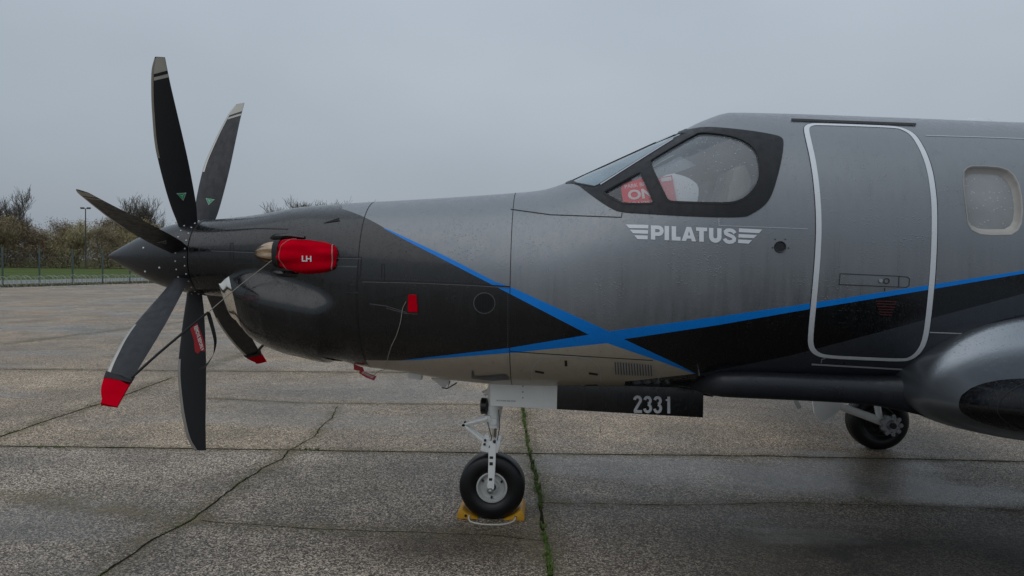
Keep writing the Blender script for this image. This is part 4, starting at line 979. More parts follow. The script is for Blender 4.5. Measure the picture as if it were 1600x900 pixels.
# wing: sections at stations in y; airfoil given by LE point, upper and lower ordinates
ty = [.60, .82, .90, 1.0, 1.15, 1.5, 2.2, 5.0, 8.1]
LEx = pchip(ty, [2.385, 2.40, 2.415, 2.435, 2.475, 2.60, 2.70, 3.0, 3.32]); LEz = pchip(ty, [1.02, 1.02, 1.025, 1.03, 1.04, 1.075, 1.14, 1.39, 1.66])
CHD = pchip(ty, [2.6, 2.58, 2.55, 2.40, 2.22, 2.0, 1.9, 1.45, .95]); UP = pchip(ty, [.50, .485, .36, .285, .235, .20, .17, .13, .08]); LO = pchip(ty, [.24, .215, .20, .185, .165, .13, .11, .08, .045])
PKU = pchip(ty, [.30, .30, .30, .30, .30, .30, .30, .30, .30])
def WG(y, t, off=0.0):
    """t in [-1,1]: -1 trailing edge underneath, 0 leading edge, 1 trailing edge on top"""
    ya = np.abs(y); c = np.abs(t)**1.7; s = np.sign(t)
    sh = np.where(c < .3, np.sqrt(np.clip(1-(1-c/.3)**2, 0, 1)), np.cos(np.clip((c-.3)/.7, 0, 1)*PI/2)**.9)
    h = np.where(s >= 0, UP(ya), -LO(ya))*sh; ch = CHD(ya)
    x = LEx(ya)+c*ch; z = LEz(ya)+h-c*.10*ch*.3
    P = np.stack([x, y, z], -1)
    return P
tt = np.concatenate([-np.linspace(1, 0, 40)**1.0, np.linspace(0, 1, 40)[1:]])
def wing_mesh(sg, ys, tts, name, mat, parent, off=0.0):
    Y, T = np.meshgrid(np.array(ys)*sg, tts, indexing='ij'); V = WG(Y, T)
    if off:
        dy = WG(Y+1e-3, T)-WG(Y-1e-3, T); dt = WG(Y, T+1e-3)-WG(Y, T-1e-3); N = np.cross(dy, dt)*sg; N /= np.maximum(np.linalg.norm(N, axis=-1, keepdims=True), 1e-9)
        cen = WG(Y, np.zeros_like(T))+np.array([.3, 0, 0]); sgn = np.sign(((V-cen)*N).sum(-1).mean()); V = V+N*off*sgn
    n = len(tts); V = V.reshape(-1, 3); F = [(i*n+j, (i+1)*n+j, (i+1)*n+j+1, i*n+j+1) for i in range(len(ys)-1) for j in range(n-1)]
    k = (len(ys)-1)*n; F.append(tuple(range(k, k+n)))
    return V, F
ysw = np.concatenate([np.linspace(.36, 1.6, 42), np.linspace(1.7, 8.1, 22)])
for sg in (-1, 1):
    V, F = wing_mesh(sg, ysw, tt, 'wing', None, None); w_ = MB().add(V, F).build('wing', M['wing'], plane)
    # de-icing boot with a rounded inboard end
    us = np.linspace(0, 1, 90); bt = np.linspace(-1, 1, 33)
    ys_b = np.concatenate([np.linspace(1.10, 1.5, 30), np.linspace(1.55, 7.9, 30)])
    lim = .24*np.sqrt(np.clip(1-(1-np.clip((ys_b-1.095)/.22, 0, 1))**2, 0.0, 1))
    Y = np.repeat(ys_b[:, None]*sg, 33, 1); T = lim[:, None]*bt[None, :]*1.0
    V = WG(Y, T); dy = WG(Y+1e-3, T)-WG(Y-1e-3, T); dt = WG(Y, T+1e-3)-WG(Y, T-1e-3); N = np.cross(dt, dy); N /= np.maximum(np.linalg.norm(N, axis=-1, keepdims=True), 1e-9)
    if N[30, 16, 0] > 0: N = -N
    V = V+N*.004; m = MB().add(V.reshape(-1, 3), [(i*33+j, (i+1)*33+j, (i+1)*33+j+1, i*33+j+1) for i in range(len(ys_b)-1) for j in range(32)])
    bt_o = m.build('de_icing_boot', M['black'], w_)
    for yb in (1.30, 2.2, 4.0):
        pts = [WG(np.array(yb*sg), np.array(t)).reshape(3)+np.array([-.004, 0, .003 if t > 0 else -.003]) for t in np.linspace(-.22, .22, 20)]
        MB().tube(pts, .003, 5).build('boot_seam', M['darkmetal'], bt_o)
# fairing seam following the fillet
pxs = [(1432, 570), (1460, 546), (1500, 523), (1560, 502), (1600, 492)]
pxline('fairing_seam', pxs, 1.4, M['line'])
pts = [WG(np.array(-y), np.array(t)).reshape(3) for y, t in ((.845, .47), (.95, .47), (1.1, .47), (1.2, .47))]
# tail, far outside the frame
def fin(pl, y0, y1, nm, mat): return MB().prism(pl, y0, y1, .03).build(nm, mat, plane)
fin([(8.0, 2.4), (10.6, 2.3), (11.2, 4.3), (10.1, 4.3), (9.0, 2.95)], -.07, .07, 'tail_fin', M['gray'])
MB().box((10.1, -2.6, 4.26), (11.2, 2.6, 4.36), .04).build('tailplane', M['gray'], plane)

# spinner, propeller ---------------------------------------------------------
HUB = np.array([-2.0513, 0, 1.729]); TH0 = .4177
sprof = [(-2.68, 0.0), (-2.672, .010), (-2.65, .024), (-2.60, .052), (-2.52, .095), (-2.44, .135), (-2.36, .170), (-2.28, .200), (-2.20, .224), (-2.12, .241), (-2.05, .250), (-1.995, .254)]
fs = pchip([a for a, _ in sprof], [r for _, r in sprof])
spn = MB().lathe([(a, float(fs(a))) for a in np.concatenate([np.linspace(-2.68, -2.6, 8), np.linspace(-2.58, -1.995, 26)])]+[(-1.992, .20)], (0, 0, 1.729), 'x', 96).build('spinner', M['spin'], plane)
rv = 0
for xr, nr, ph0 in ((-2.012, 28, 0), (-2.075, 28, .11), (-2.20, 7, .1), (-2.33, 7, .35)):
    for k in range(nr):
        a = 2*PI*k/nr+ph0
        if a % (2*PI) > PI*2: continue
        r = float(fs(xr)); c = Vector((xr, -math.sin(a)*r, 1.729+math.cos(a)*r)); n_ = Vector((-.15, -math.sin(a), math.cos(a))).normalized()
        if n_.y > .3: continue
        bm = bmesh.new(); bmesh.ops.create_uvsphere(bm, u_segments=8, v_segments=5, radius=.0062 if nr > 10 else .008)
        for v in bm.verts: v.co = c+v.co*.9
        MB().bm(bm).build('spinner_screw', M['rivet'], spn)
rr_ = [.20, .28, .35, .5, .75, 1.0, 1.15, 1.25, 1.328]
LEo = pchip(rr_, [-.070, -.080, -.092, -.108, -.121, -.096, -.068, -.040, .004]); TEo = pchip(rr_, [.045, .052, .062, .070, .076, .074, .073, .075, .078])
TW = pchip(rr_, [.30, .27, .24, .15, .0, -.12, -.19, -.23, -.26]); THK = pchip(rr_, [.060, .045, .034, .024, .017, .012, .009, .007, .004])
def BL(r, c, side, k, th_off=0.0):
    """r radius, c chord fraction 0 (leading) .. 1, side +-1"""
    th = TH0+k*2*PI/7; er = np.array([0, -math.sin(th), math.cos(th)]); et = np.array([0, math.cos(th), math.sin(th)])
    x = LEo(r)+(TEo(r)-LEo(r))*c; t = THK(r)*(2.2*np.sqrt(np.clip(c, 0, 1))*(1-c))*.62*side+0.0
    t = t+side*th_off; tw = TW(r); xx = x*np.cos(tw)-t*np.sin(tw); tt_ = x*np.sin(tw)+t*np.cos(tw)
    return HUB+np.array([1., 0, 0])*xx[..., None]+er*(r+0*x)[..., None]+et*tt_[..., None]
cs = (1-np.cos(np.linspace(0, PI, 15)))/2
NEAR = {0: -1, 1: 1, 2: 1, 3: 1, 4: -1, 5: -1, 6: -1}
def side_facing(k, r=.7):
    """blade face turned to the camera"""
    a = BL(np.array(r), np.array(.5), 1, k); b = BL(np.array(r), np.array(.5), -1, k)
    return 1 if np.linalg.norm(a-CL) < np.linalg.norm(b-CL) else -1
TIPR = 1.328
for k in range(7):
    rs = np.concatenate([np.linspace(.20, 1.2, 34), np.linspace(1.22, TIPR, 9)]); V = []; n2 = 2*len(cs)-2
    for r in rs:
        up = BL(np.full(len(cs), r), cs, 1, k); dn = BL(np.full(len(cs)-2, r), cs[1:-1][::-1], -1, k); V += list(up)+list(dn)
    F = [(i*n2+j, (i+1)*n2+j, (i+1)*n2+(j+1) % n2, i*n2+(j+1) % n2) for i in range(len(rs)-1) for j in range(n2)]
    F.append(tuple(range(n2))); F.append(tuple((len(rs)-1)*n2+j for j in range(n2))[::-1])
    bl = MB().add(V, F).build('propeller_blade', M['prop'], plane, autos=60)
    # metal leading edge strip
    rl = np.linspace(.70, 1.322, 34); V = []; F = []; cc = np.array([.20, .10, .04, .01]); row = 2*len(cc)+1
    for r in rl:
        wc = .022/(float(TEo(r)-LEo(r)))/.2
        a = BL(np.full(4, r), cc*wc*.9, 1, k, .0012); b = BL(np.full(4, r), cc[::-1]*wc*.9, -1, k, .0012); e = BL(np.array([r]), np.array([0.]), 1, k)-np.array([.0015, 0, 0])
        V += list(a)+list(e)+list(b)
    F = [(i*row+j, (i+1)*row+j, (i+1)*row+j+1, i*row+j+1) for i in range(len(rl)-1) for j in range(row-1)]
    MB().add(V, F).build('leading_edge_strip', M['nickel'], bl)
    # tip bands on both faces
    for sd_ in (side_facing(0),):
        for r0, r1 in ((1.235, 1.326), (1.195, 1.215)):
            V = []; cr2 = np.linspace(.17, .99, 8)
            for r in np.linspace(0, 1, 6):
                ra = r0+(r1-r0)*r+(cr2-.5)*.03*(1 if r1 < 1.3 or r < .9 else 0); V += list(BL(np.clip(ra, 0, 1.327), cr2, sd_, k, .0012))
            MB().add(V, [(i*8+j, (i+1)*8+j, (i+1)*8+j+1, i*8+j+1) for i in range(5) for j in range(7)]).build('tip_band', M['tip'], bl)
    # green triangular emblem on the face seen from the side
    if k in (0, 1, 6):
        sd_ = side_facing(k); cr_, cc_ = (.445, .56) if k != 1 else (.42, .5)
        def em(pts, off): return np.vstack([BL(np.array([cr_+b]), np.array([cc_+a/.175]), sd_, k, off) for a, b in pts])
        tri = [(-.030, .022), (.030, .022), (0, -.030)]
        MB().add(em(tri, .0015), [(0, 1, 2)]).build('emblem', M['pale'], bl, smooth=False)
        for a_, b_, c_ in ((0, 1, 2), (1, 2, 0), (2, 0, 1)):
            A_, B_, ctr = np.array(tri[a_]), np.array(tri[b_]), np.array([0, .005])
            t3 = [A_*.86+ctr*.14, B_*.86+ctr*.14, ctr*.86+(A_+B_)/2*.14]; MB().add(em([tuple(q) for q in t3], .0028), [(0, 1, 2)]).build('emblem', M['green'] if k != 1 else M['darkmetal'], bl, smooth=False)

# exhaust stub and its red cover ---------------------------------------------------
def mk_loft(stations, nseg, name, mat, parent, sq=2.4, caps=True, wob_=0.0, flute=0.0, mb=False):
    xs = [s[0] for s in stations]; fy = pchip(xs, [s[1] for s in stations]); fz = pchip(xs, [s[2] for s in stations]); fa = pchip(xs, [s[3] for s in stations]); fb = pchip(xs, [s[4] for s in stations])
    def fn_(x, a):
        c, s = np.cos(a), np.sin(a); w = 1+flute*np.cos(7*a)
        wv = np.vectorize(lambda x_, a_: mnoise.noise(Vector((x_*7, math.cos(a_)*2.1, math.sin(a_)*2.1))))(x, a)*wob_ if wob_ else 0
        return np.stack([x+0*c, fy(x)+(fa(x)*w+wv)*np.sign(c)*np.abs(c)**(2/sq), fz(x)+(fb(x)*w+wv)*np.sign(s)*np.abs(s)**(2/sq)], -1)
    return fn_
est = [(-1.51, -.335, 1.760, .014, .014), (-1.475, -.350, 1.762, .045, .040), (-1.41, -.375, 1.765, .064, .062), (-1.33, -.40, 1.762, .075, .074), (-1.22, -.43, 1.755, .08, .085)]
stub = loft(mk_loft(est, 48, '', None, None, 2.0, flute=.06), np.linspace(-1.51, -1.22, 26), np.linspace(0, 2*PI, 70, endpoint=False), 'exhaust_stub', M['copper'], plane, caps=True)
# dark shroud where the stack leaves the cowling
sh = MB(); sh2 = MB(); sh.tube([(-1.44, -.30, 1.85), (-1.36, -.36, 1.868), (-1.26, -.385, 1.872), (-1.17, -.39, 1.862)], [.012, .02, .02, .012], 8); sh2.tube([(-1.42, -.33, 1.655), (-1.34, -.37, 1.635), (-1.22, -.40, 1.632), (-1.12, -.40, 1.65)], [.01, .022, .024, .01], 8)
sh.build('exhaust_shroud', M['black'], plane); sh2.build('exhaust_shroud', M['black'], plane)
cov = tag(empty('exhaust_cover', (-1.15, -.46, 1.64)), 'red fabric exhaust cover marked LH strapped on the side of the engine cowling', 'cover')
def in_(o, parent):
    lo = Vector(parent.location)
    for v in o.data.vertices: v.co -= lo
    return o
cst = [(-1.325, -.405, 1.760, .080, .080), (-1.30, -.412, 1.758, .086, .088), (-1.24, -.43, 1.752, .092, .097), (-1.15, -.45, 1.742, .088, .104), (-1.05, -.465, 1.738, .075, .099), (-.98, -.472, 1.738, .060, .088), (-.945, -.472, 1.738, .045, .070), (-.930, -.472, 1.738, .018, .045)]
fnc = mk_loft(cst, 48, '', None, None, 2.3, wob_=.014)
xs_c = np.concatenate([np.linspace(-1.325, -.98, 44), np.linspace(-.975, -.930, 12)])
o = loft(fnc, xs_c, np.linspace(0, 2*PI, 90, endpoint=False), 'cover_body', M['fabric'], cov, caps=True); in_(o, cov)
band = [(-1.345, -.402, 1.760, .084, .084), (-1.335, -.404, 1.760, .086, .086), (-1.315, -.408, 1.759, .088, .088), (-1.305, -.411, 1.758, .089, .090)]
o = loft(mk_loft(band, 48, '', None, None, 2.4), np.linspace(-1.345, -1.305, 6), np.linspace(0, 2*PI, 48, endpoint=False), 'cover_band', M['strap'], cov); in_(o, cov)
def fnpt(x, a, off=.002): q = fnc(np.array([x]), np.array([a]))[0]; ctr = np.array([x, -.45, 1.745]); d = (q-ctr)/np.linalg.norm(q-ctr); return q+d*off
pip = [fnpt(-1.205-.085*math.sin(a-PI/2), a) for a in np.linspace(PI/2, 3*PI/2, 40)]
o = MB().tube(pip, .0028, 6).build('piping', plain('red_piping', (.42, .10, .10), .6), cov); in_(o, cov)
pip = [fnpt(-.953-.012*math.sin(a)**2, a) for a in np.linspace(0, 2*PI, 60)]
o = MB().tube(pip, .003, 6).build('piping', M['wire'], cov); in_(o, cov)
pip = [fnpt(x, PI*.60+.05*math.sin(x*9)) for x in np.linspace(-1.29, -.96, 30)]
o = MB().tube(pip, .0022, 6).build('piping', plain('red_seam', (.30, .02, .03), .6), cov); in_(o, cov)
def on_cover(u, v):
    X, A = np.meshgrid(np.linspace(-1.31, -.94, 160), np.linspace(PI*.5, PI*1.5, 160), indexing='ij'); P = fnc(X, A); U, V_ = proj(P); k = np.unravel_index(np.argmin((U-u)**2+(V_-v)**2), U.shape); return P[k]
o = text_on('lettering', 'LH', M['ink'], cov, [on_cover(*p)+np.array([0, -.004, 0]) for p in ((472, 408.5), (487, 408.8), (487, 400), (472, 399.8))], .03); in_(o, cov)

# red plug in the cooling duct with cord and streamer
pg = tag(empty('duct_plug', tuple(S(*cast([(645, 474)])[0]))), 'small red plug with thin cord in the cooling duct on the lower cowling', 'plug')
c0 = np.array(S(*cast([(644, 474)])[0])); cs4 = [at_y(u, v, c0[1]-.012) for u, v in ((637, 488), (652.5, 488), (652, 460.5), (637.5, 460.5))]
bm_ = MB(); dx = np.array([.0, .05, 0]); bm_.add([*cs4, *[q+dx for q in cs4]], [(0, 1, 2, 3), (7, 6, 5, 4), (0, 4, 5, 1), (1, 5, 6, 2), (2, 6, 7, 3), (3, 7, 4, 0)])
o = bm_.build('plug_block', M['fabric'], pg, smooth=False)
bmx = bmesh.new(); bmx.from_mesh(o.data); bmesh.ops.bevel(bmx, geom=bmx.edges[:], offset=.004, segments=2, affect='EDGES'); bmx.to_mesh(o.data); bmx.free(); in_(o, pg)
def smooth_path(pts, n=10):
    p = np.array(pts, float); t = np.arange(len(p)); f = pchip(t, p); return [f(x) for x in np.linspace(0, len(p)-1, (len(p)-1)*n+1)]
def skinpt(u, v, off=.008): q = cast([(u, v)])[0]; return S(q[0], q[1])+SN(q[0], q[1])*off
cord = [skinpt(636, 471, .018), skinpt(630, 482), skinpt(627, 500), skinpt(621, 521), skinpt(612, 540), skinpt(607, 556), skinpt(604.5, 568), skinpt(603, 574, .012), at_y(592, 580, -.22), at_y(584, 586, -.20)]
o = MB().tube(smooth_path(cord, 6), .0024, 5).build('cord', M['wire'], pg); in_(o, pg)
def streamer(name, label, quads, y, text, tq, mat=None):
    e = tag(empty(name, tuple(np.mean(quads[0], 0))), label, 'streamer', None); m = MB()
    for q in quads:
        k = [np.array(p) for p in q]; m.add(k+[p+np.array([0, .003, 0]) for p in k], [tuple(range(len(k))), tuple(range(2*len(k)-1, len(k)-1, -1))]+[(i, (i+1) % len(k), len(k)+(i+1) % len(k), len(k)+i) for i in range(len(k))])
    o = m.build('ribbon', mat or M['redflag'], e, smooth=False); in_(o, e)
    if text: o = text_on('lettering', text, M['ink'] if 'prop' in label else M['number'], e, tq, .015, lift=(0, -.003, 0)); in_(o, e)
    return e
yy = -.20
streamer('warning_streamer', 'crumpled dark red streamer hanging under the belly below the red duct plug', [[at_y(u, v, yy) for u, v in ((552.5, 569), (567, 574), (569, 580), (560, 579), (553, 578))], [at_y(u, v, yy-.01) for u, v in ((562, 578), (588, 588), (584.5, 594.5), (572, 590), (561, 583))]], yy, 'REMOVE BEFORE FLIGHT', [at_y(u, v, yy-.01) for u, v in ((565, 583), (582.5, 591.5), (585, 588), (567, 580))])

# propeller restraint: two blade socks, webbing, cord --------------------------------
tie = tag(empty('propeller_tie', tuple(at_y(325, 487, -.5))), 'black webbing restraint with two red blade socks tied across the lower propeller blades', 'propeller tie')
for k, r0 in ((2, 1.165), (4, 1.225)):
    for nm, ra, rb, mt, of in (('blade_sock', r0, 1.345, M['fabric'], .006), ('sock_band', r0-.022, r0+.006, M['strap'], .009)):
        V = []; rs = np.linspace(ra, rb, 8); cc = np.linspace(-.03, 1.03, 12)
        for i_, r in enumerate(rs):
            rq = np.full(12, min(r, TIPR))
            ex = max(0, r-TIPR); ccx = cc
            tilt = (cc-.5)*(.05 if k == 2 else -.04)
            P1 = BL(np.clip(rq+tilt*(1-(i_/7)*.9), 0, TIPR), np.clip(ccx, 0, 1), 1, k, of); P2 = BL(np.clip(rq+tilt*(1-(i_/7)*.9), 0, TIPR), np.clip(ccx[::-1], 0, 1), -1, k, of)
            sh_ = np.concatenate([cc, cc[::-1]]); sh_ = np.where(sh_ < 0, -.006, np.where(sh_ > 1, .006, 0)); P = np.vstack([P1, P2]); P[:, 0] += sh_
            th = TH0+k*2*PI/7; P += np.array([0, -math.sin(th), math.cos(th)])*ex; V += list(P)
        F = [(i*24+j, (i+1)*24+j, (i+1)*24+(j+1) % 24, i*24+(j+1) % 24) for i in range(7) for j in range(24)]+[tuple(range(24)), tuple(7*24+j for j in range(24))[::-1]]
        o = MB().add(V, F).build(nm, mt, tie); in_(o, tie)
def BLp(k, r, c): return BL(np.array([r]), np.array([c]), side_facing(k), k, .012)[0]
J = at_y(325, 488, -.42)
o = MB().tube(smooth_path([BLp(2, 1.14, 1.0), at_y(240, 559, -.80), at_y(280, 525, -.62), J], 6), [.0078]*19, 6).build('webbing_strap', M['strap'], tie); in_(o, tie)
o = MB().tube(smooth_path([J, at_y(385, 438, -.42), at_y(436, 398, -.49)], 8), .003, 5).build('cord', M['wire'], tie); in_(o, tie)
lpq = [J, at_y(330, 505, -.40), at_y(336, 530, -.38), at_y(335, 548, -.34), at_y(326, 566, -.28), at_y(318, 574, -.22), at_y(311, 577, -.16)]
pp = smooth_path(lpq, 5); m = MB()
for i in range(len(pp)-1): pass
V = []; 
for i, q in enumerate(pp):
    a = i/len(pp)*2.5; d = np.array([math.cos(a)*.011, .004, math.sin(a)*.008]); V += [q-d, q+d, q+d+[0, .003, 0], q-d+[0, .003, 0]]
F = [(i*4+j, (i+1)*4+j, (i+1)*4+(j+1) % 4, i*4+(j+1) % 4) for i in range(len(pp)-1) for j in range(4)]
o = MB().add(V, F).build('loose_strap_end', M['strap'], tie); in_(o, tie)
e4 = BL(np.array([1.20]), np.array([1.0]), 1, 4)[0]
o = MB().tube(smooth_path([e4, at_y(405, 547, float(e4[1])-.05), at_y(422, 529, .55), at_y(440, 512, .3)], 6), [.011]*19, 6).build('webbing_strap', M['strap'], tie); in_(o, tie)
fy_ = -.46
streamer('warning_streamer', 'bright red streamer printed REMOVE BEFORE FLIGHT hanging from strap at the propeller', [[at_y(u, v, fy_) for u, v in ((296.5, 511), (308, 505), (313, 517), (319, 535), (320, 549), (313, 548), (309, 553), (304.5, 549), (303, 532))]], fy_, 'REMOVE BEFORE F', [at_y(u, v, fy_-.004) for u, v in ((303, 511), (315, 549), (319, 545), (309, 508))])

# cockpit cards
def behind(u, v, d): q = cast([(u, v)])[0]; return S(q[0], q[1])-SN(q[0], q[1])*d
def card(name, label, px, d, cat='sign'):
    e = tag(empty(name, tuple(behind(*px[0], d))), label, cat); lp_ = [tuple(q) for q in Q(px, 6)]
    o = decal('card', [lp_], M['redcard'], e, off=-d, g=.05); o2 = decal('card_back', [lp_], M['redcard'], e, off=-d-.004, g=.05); in_(o, e); in_(o2, e); return e
def ctext(t, px, d, mat, par_, bold):
    V, F, asp = text2d(t, bold); a, b, c, d_ = [np.array(q, float) for q in px]; X, Y = V[:, :1], V[:, 1:]; uv = a*(1-X)*(1-Y)+b*X*(1-Y)+c*X*Y+d_*(1-X)*Y
    q = cast(uv); P = S(q[:, 0], q[:, 1])-SN(q[:, 0], q[:, 1])*d; o = mesh_obj('lettering', P, F, mat, par_, None, False); in_(o, par_)
e = card('warning_placard', 'red park brake warning card with large white ON behind the small front window', [(974, 321), (969, 289), (973, 282), (1000, 274), (1013, 274), (1026, 321)], .022)
for s_, a in (('PARK BRAKE', ((975.5, 291), (1024, 284.5), (1023, 278.5), (974.5, 285))), ('ON', ((981, 309.5), (1021, 306), (1018.5, 290), (979, 293.5))), ('DO NOT MOVE', ((981, 317.8), (1040, 314.5), (1039.5, 309.5), (980.5, 312.8)))): ctext(s_, a, .0195, M['ink'], e, .035 if s_ == 'ON' else .012)
e = card('folded_card', 'plain red card with a small white sticker behind the large side window', [(1030, 322), (1022, 288), (1024, 273), (1049, 268), (1059, 322)], .030, 'card')
o = decal('sticker', [[tuple(q) for q in Q([(1033, 279), (1048.5, 277), (1048, 270.5), (1032, 273)], 3)]], M['ink'], e, off=-.0275, g=None); in_(o, e)

# nose gear --------------------------------------------------------------------------------
AX = np.array([0.0, 0, .2225])
axp = at_y(767, 762, -.10); ax = float(axp[0]); AX = np.array([ax, 0, .2225])
leg = empty('nose_gear_leg', (0, 0, 0)); leg.parent = plane
tp = at_y(773, 630, -.02); tp2 = at_y(776, 610, 0); bt_ = at_y(770, 690, -.02)
dirv = (bt_-tp)/np.linalg.norm(bt_-tp)
def P_(u, v, y=-.03): return at_y(u, v, y)
MB().tube([P_(775, 596), P_(773, 636), P_(771.5, 652)], [.052, .050, .048], 24).tube([P_(771.5, 651), P_(770.8, 663)], [.042, .042], 24).build('shock_strut_cylinder', M['whitepaint'], leg)
MB().tube([P_(770.9, 661), P_(770.6, 667)], .046, 24).build('strut_collar', M['whitepaint'], leg); MB().tube([P_(773, 634), P_(772.8, 639)], .054, 24).build('strut_collar', M['whitepaint'], leg)
MB().tube([P_(770.8, 664), P_(768.8, 700)], .028, 24).build('chrome_piston', M['chrome'], leg)
MB().prism([(P_(u, v)[0], P_(u, v)[2]) for u, v in ((756, 683), (783, 685), (782, 693), (779, 703), (762, 702), (752, 699))], -.119, .07, .008).build('fork_crown', M['whitepaint'], leg)
for sy in (-1, 1):
    y = -.125 if sy < 0 else .105
    pl = [(P_(u, v, -.12)[0], P_(u, v, -.12)[2]) for u, v in ((763.3, 690), (775.3, 690), (774.5, 720), (773, 745), (772, 763), (769, 768), (764, 766), (761, 760), (762.5, 745), (763, 720))]
    fk = MB().prism(pl, y, y+.022, .004).build('fork_arm', M['whitepaint'], leg)
    if sy < 0:
        for (u0, v0, u1, v1) in ((765, 713, 770.5, 717), (764.8, 722, 770, 727), (764, 747, 769, 751)):
            a = P_(u0, v0, y); b = P_(u1, v1, y); MB().box((min(a[0], b[0]), y-.003, min(a[2], b[2])), (max(a[0], b[0]), y+.002, max(a[2], b[2])), .001).build('lightening_hole', M['darkmetal'], leg)
        c = P_(766, 767.5, y); MB().lathe([(-.016, .010), (-.014, .014), (.0, .014)], tuple(c), 'y', 6).lathe([(-.004, .020), (.002, .022)], tuple(c), 'y', 24).build('axle_nut', M['steel'], leg)
        for u, v, r in ((758, 688, .008), (757, 694, .008), (772.5, 690, .010), (765, 654, .008), (725, 662.7, .008)):
            c = P_(u, v, y); MB().lathe([(-.010, r*.6), (-.008, r), (.012, r)], tuple(c+np.array([0, 0 if v > 680 else .06, 0])), 'y', 12).build('bolt', M['darkmetal'], leg)
ap = P_(724.8, 662.7, -.05)
def link(a, b, w0, w1, nm):
    m = MB()
    for y in (-.085, -.02):
        A = np.array(P_(*a, -.05)); B = np.array(P_(*b, -.05)); A[1] = -.05+(y+.05)*.5; B[1] = y; m.tube([A, (A+B)/2, B], [w0, (w0+w1)/2, w1], 8)
    A = np.array(P_(*a, -.05)); B = np.array(P_(*b, -.05)); m.tube([B+[0, -.045, 0], B+[0, .045, 0]], w1*1.1, 10); m.tube([A+[0, -.03, 0], A+[0, .03, 0]], w0*1.2, 10); return m.build(nm, M['whitepaint'], leg)
link((725, 662.5), (763, 652), .010, .020, 'torque_link'); link((725, 663.5), (757.5, 688), .010, .015, 'torque_link')
MB().prism([(P_(u, v)[0], P_(u, v)[2]) for u, v in ((758, 647), (777, 652), (777, 661), (770, 662), (758, 657))], -.085, -.01, .006).build('bracket', M['whitepaint'], leg)
MB().tube([P_(765, 630), P_(764, 652)], [.010, .010], 10).tube([P_(757, 618), P_(766, 609), P_(768, 598)], [.010, .014, .010], 10).tube([P_(754, 613, .02), P_(768, 606, .02)], .008, 8).build('steering_link', M['whitepaint'], leg)
c = P_(757, 634, -.03); lt = MB().lathe([(-.026, .045), (-.020, .056), (.012, .056), (.030, .035), (.034, .0)], tuple(c), 'x', 28); lt.build('taxi_light', M['black'], leg)
MB().lathe([(-.030, .0), (-.0265, .044)], tuple(c), 'x', 28).build('taxi_light_lens', M['lamp'], leg)
MB().tube([P_(760, 640, -.085), P_(762, 660, -.09), P_(768, 684, -.10), P_(764, 700, -.13)], .003, 6).tube([P_(779, 640, -.08), P_(781, 665, -.085), P_(777, 688, -.09)], .003, 6).build('hydraulic_line', M['darkmetal'], leg)

def wheel(name, c, R0, W, Rr, parent, rimm=None):
    e = empty(name, tuple(c)); e.parent = parent; h = W/2
    prof = [(-h*.62, Rr), (-h*.80, Rr+.010), (-h*.98, Rr+(R0-Rr)*.30), (-h, Rr+(R0-Rr)*.52), (-h*.93, Rr+(R0-Rr)*.75), (-h*.74, R0*.968), (-h*.5, R0*.991)]
    gr = []
    for yg in (-.36, 0, .36): gr += [(h*yg-.006, R0*.997), (h*yg-.004, R0*.978), (h*yg+.004, R0*.978), (h*yg+.006, R0*.997)]
    prof2 = prof+gr+[(-a, r) for a, r in prof[::-1]]
    t = MB().lathe(prof2, (0, 0, 0), 'y', 72, cap=False); o = t.build('tyre', M['rubber'], e, autos=50)
    for v in o.data.vertices:
        if v.co.z < -R0+.012: v.co.z = -R0+.012+(v.co.z+R0-.012)*.12
    rp = []
    for s in (-1, 1):
        m = MB().lathe([(s*h*.66, Rr+.002), (s*h*.76, Rr+.004), (s*h*.78, Rr-.006), (s*h*.68, Rr-.012), (s*h*.42, Rr*.80), (s*h*.38, Rr*.66), (s*h*.44, Rr*.50), (s*h*.62, Rr*.42), (s*h*.66, Rr*.30), (s*h*.60, Rr*.22), (s*h*.60, 0)], (0, 0, 0), 'y', 48, cap=False); r_ = m.build('rim', rimm or M['rim'], e)
        if s < 0:
            for kk in range(3):
                a = kk*2*PI/3+.5; cx_, cz_ = math.cos(a)*Rr*.73, math.sin(a)*Rr*.73; MB().lathe([(-h*.60, Rr*.07), (-h*.36, Rr*.08)], (cx_, 0, cz_), 'y', 12).build('rim_bolt', M['darkmetal'], e)
            MB().lathe([(-h*.70, Rr*.26), (-h*.6, Rr*.28)], (0, 0, 0), 'y', 24).build('hub_seal', M['darkmetal'], e)
    return e
wheel('nose_wheel', (ax+.004, -.01, .2225-.006), .2225, .165, .100, plane)

